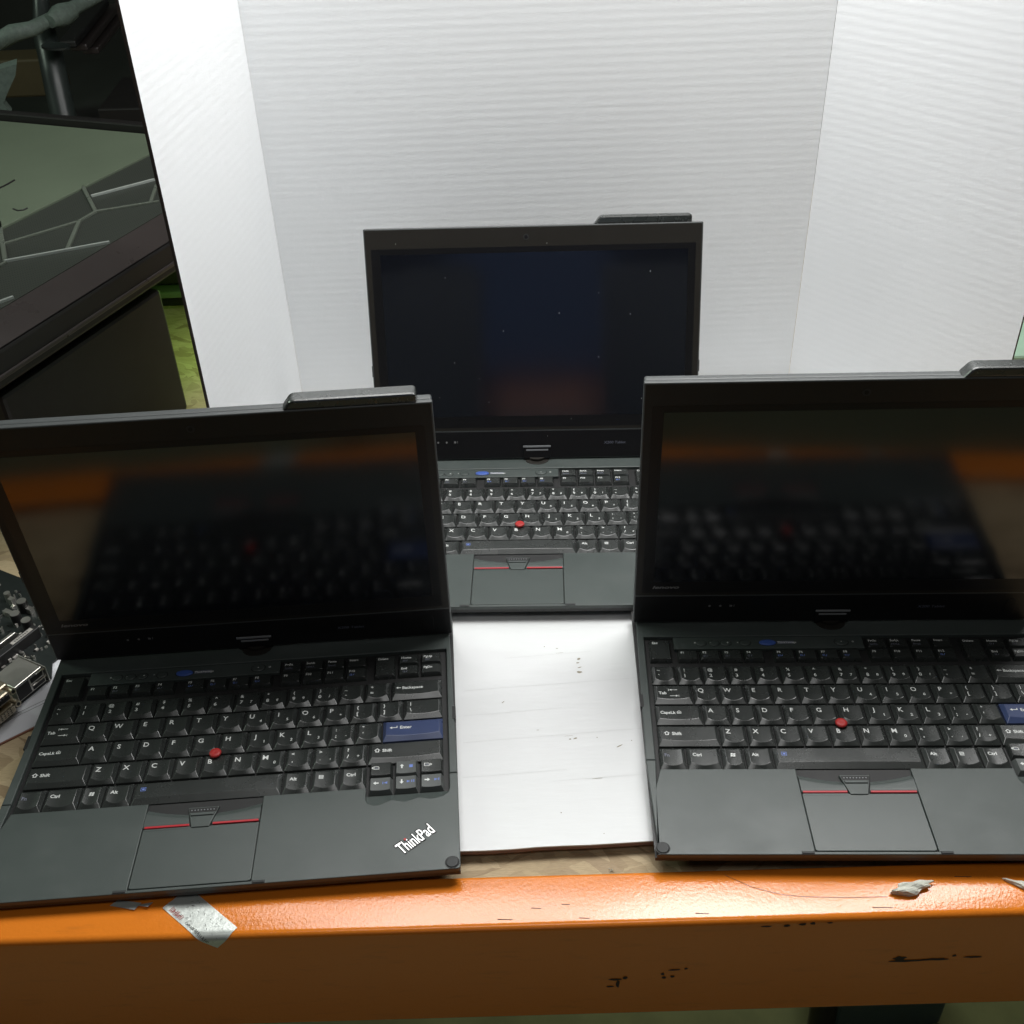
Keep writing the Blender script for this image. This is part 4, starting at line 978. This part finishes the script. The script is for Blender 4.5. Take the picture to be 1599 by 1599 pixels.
# back wall of the room, far floor, things under the shelf
mb = MB(); mb.box(-4, 4, 3.4, 3.45, -0.8, 2.4); tag(mb.build('wall', M['backdark']), 'dark far wall behind the shelf', 'wall', kind='structure')
mb = MB(); mb.box(-6, 6, -3, 6, -0.82, -0.80); tag(mb.build('floor', M['concrete']), 'greenish concrete floor far below the shelf', 'floor', kind='structure')
mb = MB(); mb.box(-.075, .075, -.06, .09, 0, .12, 0, .006); mb.box(-.08, .08, -.065, .095, .108, .122, 0, .003); o = mb.build('storage_bin', M['bluebox']); o.location = (.435, .78, -.80); o.rotation_euler = (0, 0, R(8)); tag(o, 'blue-grey plastic bin on the floor below the beam', 'bin')
mb = MB(); mb.tube([(0, 0, 0), (.004, .02, .10), (.012, .05, .22)], .016, 10); mb.box(-.03, .03, -.05, .03, 0, .018, 0, .005); o = mb.build('stand_leg', M['chip']); o.location = (.352, .70, -.80); tag(o, 'black stand foot on the floor below the beam', 'stand')
mb = MB(); mb.box(-.12, .2, 0, .2, 0, .040, 0, .006); mb.box(-.125, .205, -.005, .205, .032, .042, 0, .003); o = mb.build('green_bin', M['greenbin']); o.location = (.632, .985, ZO)
mb = MB(); mb.box(-.03, .5, 0, .03, 0, .40, 0, .004); o2 = mb.build('dark_panel', M['backdark']); o2.location = (.50, 1.215, ZO); tag(o2, 'dark upright panel at the right edge behind the pale green bin', 'panel'); tag(o, 'pale green bin behind the display board at the right edge', 'bin')
# made-up prop out of view, added to colour the rear screen's reflection
prop = empty('reflection_prop', (-0.05, -0.5, -0.8))
mb = MB(); mb.box(-.19, .17, -.03, 0, .95, 1.42, 0, .01); mb.build('blue_slab', plain('blue_prop_paint', (0.10, 0.17, 0.38), 0.5), prop)
mb = MB(); mb.box(-.09, .14, -.05, .012, .862, .935, 0, .008); mb.build('orange_bar', plain('orange_prop_paint', (0.90, 0.42, 0.30), 0.5), prop)
mb = MB(); mb.box(-.085, .135, -.05, .010, .835, .858, 0, .003); mb.build('grey_bar', plain('grey_prop_paint', (0.85, 0.85, 0.9), 0.5), prop)
for x in (-.15, .13):
    mb = MB(); mb.box(x - .012, x + .012, -.028, -.004, 0, .95, 0, .003); mb.build('leg', M['chip'], prop)
tag(prop, 'added blue and orange cart seen only as a blurred reflection in the rear screen', 'prop')
lamp('fill_under_shelf', (0.3, 1.7, -0.25), (0.35, 0.75, -0.8), 0.4, 0.2, 1.8, (0.95, 1.0, 0.70))  # added fill, hidden behind the beam, to brighten the floor below
# added unseen green light, tints the strip of deck behind the backdrop
lamp('fill_back_green', (-0.29, 1.14, 0.085), (-0.38, 1.12, -0.02), 0.03, 0.06, 0.12, (0.45, 1.0, 0.18))
